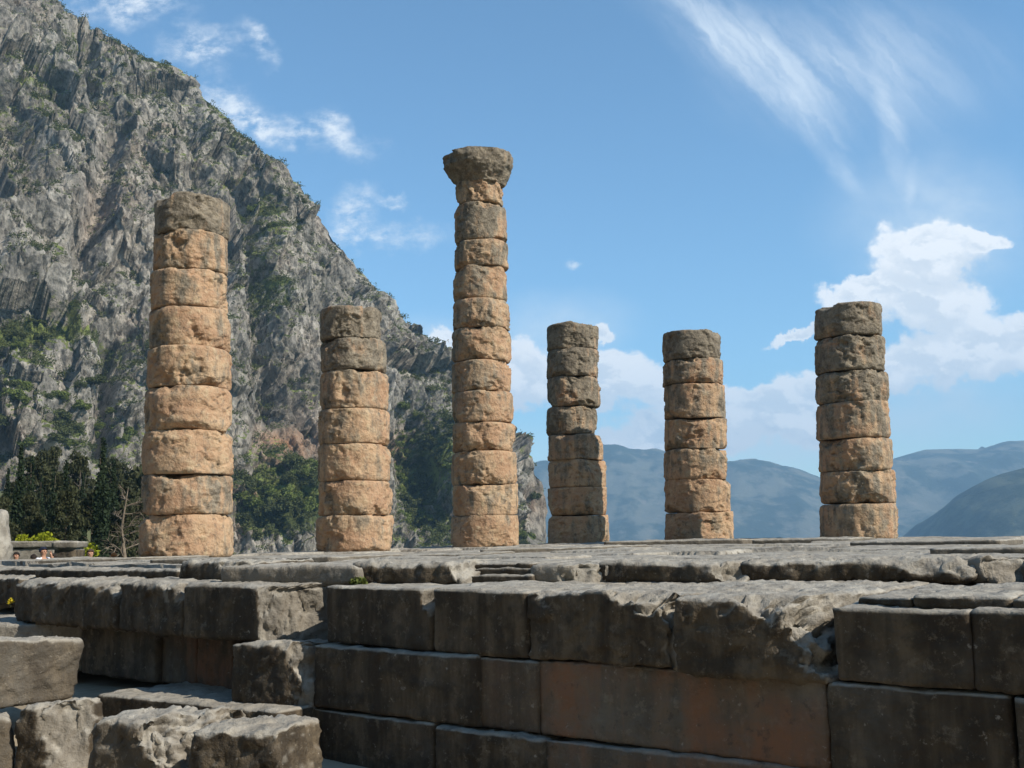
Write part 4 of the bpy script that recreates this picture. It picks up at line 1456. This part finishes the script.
def person(px, d_, yhead, label, shirt, hair, turn, sit=False, cap=False, arm_up=False, z_g=-1.65):
    x = at_px(px, d_)
    zh = atd(px, yhead, d_)[2]                       # top of the head
    H = 1.70
    root = empty('person', (x, d_, zh - H), label, 'person', rz=R(turn))
    J = {}
    f = lambda x_, y_, z_, r: (x_, y_, z_, r)
    J['pelvis'] = f(0, 0, 0.94, (0.125, 0.10))
    J['waist'] = f(0, 0, 1.10, (0.125, 0.095))
    J['chest'] = f(0, 0, 1.30, (0.16, 0.11))
    J['neck0'] = f(0, 0.01, 1.43, (0.06, 0.06))
    J['neck1'] = f(0, -0.005, 1.50, (0.052, 0.055))
    J['head0'] = f(0, -0.01, 1.565, (0.068, 0.085))
    J['head1'] = f(0, 0.0, 1.64, (0.072, 0.088))
    E = [('pelvis', 'waist'), ('waist', 'chest'), ('chest', 'neck0'), ('neck0', 'neck1'), ('neck1', 'head0'), ('head0', 'head1')]
    for s, nm in ((-1, 'l'), (1, 'r')):
        J['sh' + nm] = f(0.17 * s, 0, 1.39, 0.055)
        up = arm_up and s == 1
        J['el' + nm] = f(0.24 * s, -0.12 if up else 0.02, 1.22 if up else 1.12, 0.042)
        J['wr' + nm] = f((0.12 if up else 0.26) * s, -0.17 if up else -0.06, 1.46 if up else 0.89, 0.028)
        J['ha' + nm] = f((0.10 if up else 0.26) * s, -0.16 if up else -0.09, 1.53 if up else 0.81, (0.036, 0.018))
        J['hip' + nm] = f(0.09 * s, 0, 0.90, 0.088)
        J['kn' + nm] = f(0.10 * s, -0.01, 0.49, 0.058)
        J['an' + nm] = f(0.10 * s, 0.02, 0.09, 0.038)
        J['to' + nm] = f(0.11 * s, -0.13, 0.035, (0.04, 0.03))
        E += [('chest', 'sh' + nm), ('sh' + nm, 'el' + nm), ('el' + nm, 'wr' + nm), ('wr' + nm, 'ha' + nm), ('pelvis', 'hip' + nm), ('hip' + nm, 'kn' + nm), ('kn' + nm, 'an' + nm), ('an' + nm, 'to' + nm)]
        for k in range(5):
            hx, hy, hz = J['ha' + nm][:3]
            if k == 4:
                J['th' + nm] = f(hx - 0.045 * s, hy - 0.02, hz - 0.01 + (0.03 if up else 0), 0.010)
                E.append(('ha' + nm, 'th' + nm))
            else:
                J['fi%d' % k + nm] = f(hx + (k - 1.5) * 0.006, hy + (k - 1.5) * 0.02, hz + (0.08 if up else -0.085) * (1 - 0.12 * abs(k - 1.3)), 0.008)
                E.append(('ha' + nm, 'fi%d' % k + nm))
    J['nose'] = f(0, -0.105, 1.585, 0.013)
    E.append(('head0', 'nose'))
    for s, nm in ((-1, 'l'), (1, 'r')):
        J['ear' + nm] = f(0.078 * s, 0.01, 1.59, (0.012, 0.02))
        E.append(('head0', 'ear' + nm))
    body = skinned('body', J, E, M['skin'], root, 2)

    def grow(keys, k):
        out = {}
        for q_ in keys:
            v_ = J[q_]
            r = v_[3] if hasattr(v_[3], '__len__') else (v_[3], v_[3])
            out[q_] = (*v_[:3], (r[0] * k + 0.006, r[1] * k + 0.006))
        return out
    root.scale = (1, 1, 1)
    s_h = (zh + 1.65) / H
    root.scale = (s_h,) * 3
    root.location.z = -1.65
    ks = ['waist', 'pelvis', 'chest', 'neck0', 'shl', 'shr', 'ell', 'elr']
    skinned('shirt', grow(ks, 1.10), [e for e in E if e[0] in ks and e[1] in ks], shirt, root, 2)
    ks = ['pelvis', 'waist', 'hipl', 'hipr', 'knl', 'knr', 'anl', 'anr']
    skinned('trousers', grow(ks, 1.12), [e for e in E if e[0] in ks and e[1] in ks], M['navy'], root, 2)
    # hair: a cap of verts around the skull
    nu, nv = 20, 12
    vs = []
    for j in range(nv):
        ph = j / (nv - 1) * 1.75
        for i in range(nu):
            th = 2 * math.pi * i / nu
            y_ = math.sin(th)
            lim = ph if y_ > -0.45 else min(ph, 1.05)
            rr2 = 1.0 + 0.04 * math.sin(5 * th + j)
            vs.append((0.098 * rr2 * math.sin(lim) * math.cos(th), 0.012 + 0.118 * rr2 * math.sin(lim) * y_, 1.605 + 0.118 * math.cos(lim)))
    obj_np('cap' if cap else 'hair', vs, grid_quads(nu, nv, True), hair, root)
    # eyes
    for s in (-1, 1):
        e_ = []
        for j in range(6):
            for i in range(8):
                a1 = math.pi * j / 5
                a2 = 2 * math.pi * i / 8
                e_.append((0.031 * s + 0.013 * math.sin(a1) * math.cos(a2), -0.090 + 0.012 * math.sin(a1) * math.sin(a2), 1.607 + 0.011 * math.cos(a1)))
        obj_np('eye', e_, grid_quads(8, 6, True), M['hair'], root)
    return root


person(16.5, 31, 552.5, 'seated looking person at the left behind the floor edge, dark hair, face to the camera', M['brown'], M['hair'], 10)
person(43.5, 29, 547.5, 'person in a white shirt and dark cap raising a hand to the face', M['white'], M['navy'], 60, cap=True, arm_up=True)
person(53.5, 31, 554, 'person in dark blue bending low between the white shirt and the pedestal', M['blue'], M['hair'], -30)
person(90.5, 29.5, 549.5, 'bare faced person in dark clothes right of the pedestal', M['navy'], M['brown'], 15)
person(114.5, 33, 553, 'red haired person whose head shows just above the floor edge', M['navy'], M['red'], 160)
person(34, 32, 554.5, 'person in brown with back turned, left of the white shirt', M['brown'], M['hair'], 190)

# ------------------------------------------------------------------ the air
def haze():
    me = bpy.data.meshes.new('haze')
    x0, x1, y0, y1, z0, z1 = -6200, 6200, -1500, 5950, -560, 700
    vs = [(x, y, z) for z in (z0, z1) for (x, y) in ((x0, y0), (x1, y0), (x1, y1), (x0, y1))]
    me.from_pydata(vs, [], [(0, 3, 2, 1), (4, 5, 6, 7), (0, 1, 5, 4), (1, 2, 6, 5), (2, 3, 7, 6), (3, 0, 4, 7)])
    m_ = bpy.data.materials.new('air')
    m_.use_nodes = True
    t = NT(m_.node_tree)
    v_ = t.n('ShaderNodeVolumePrincipled', {'Color': (0.40, 0.70, 1.0, 1), 'Density': 0.00018, 'Anisotropy': 0.0})
    out = t.n('ShaderNodeOutputMaterial')
    t.t.links.new(v_.outputs[0], out.inputs['Volume'])
    me.materials.append(m_)
    link(bpy.data.objects.new('haze', me), None, kind='stuff')


haze()
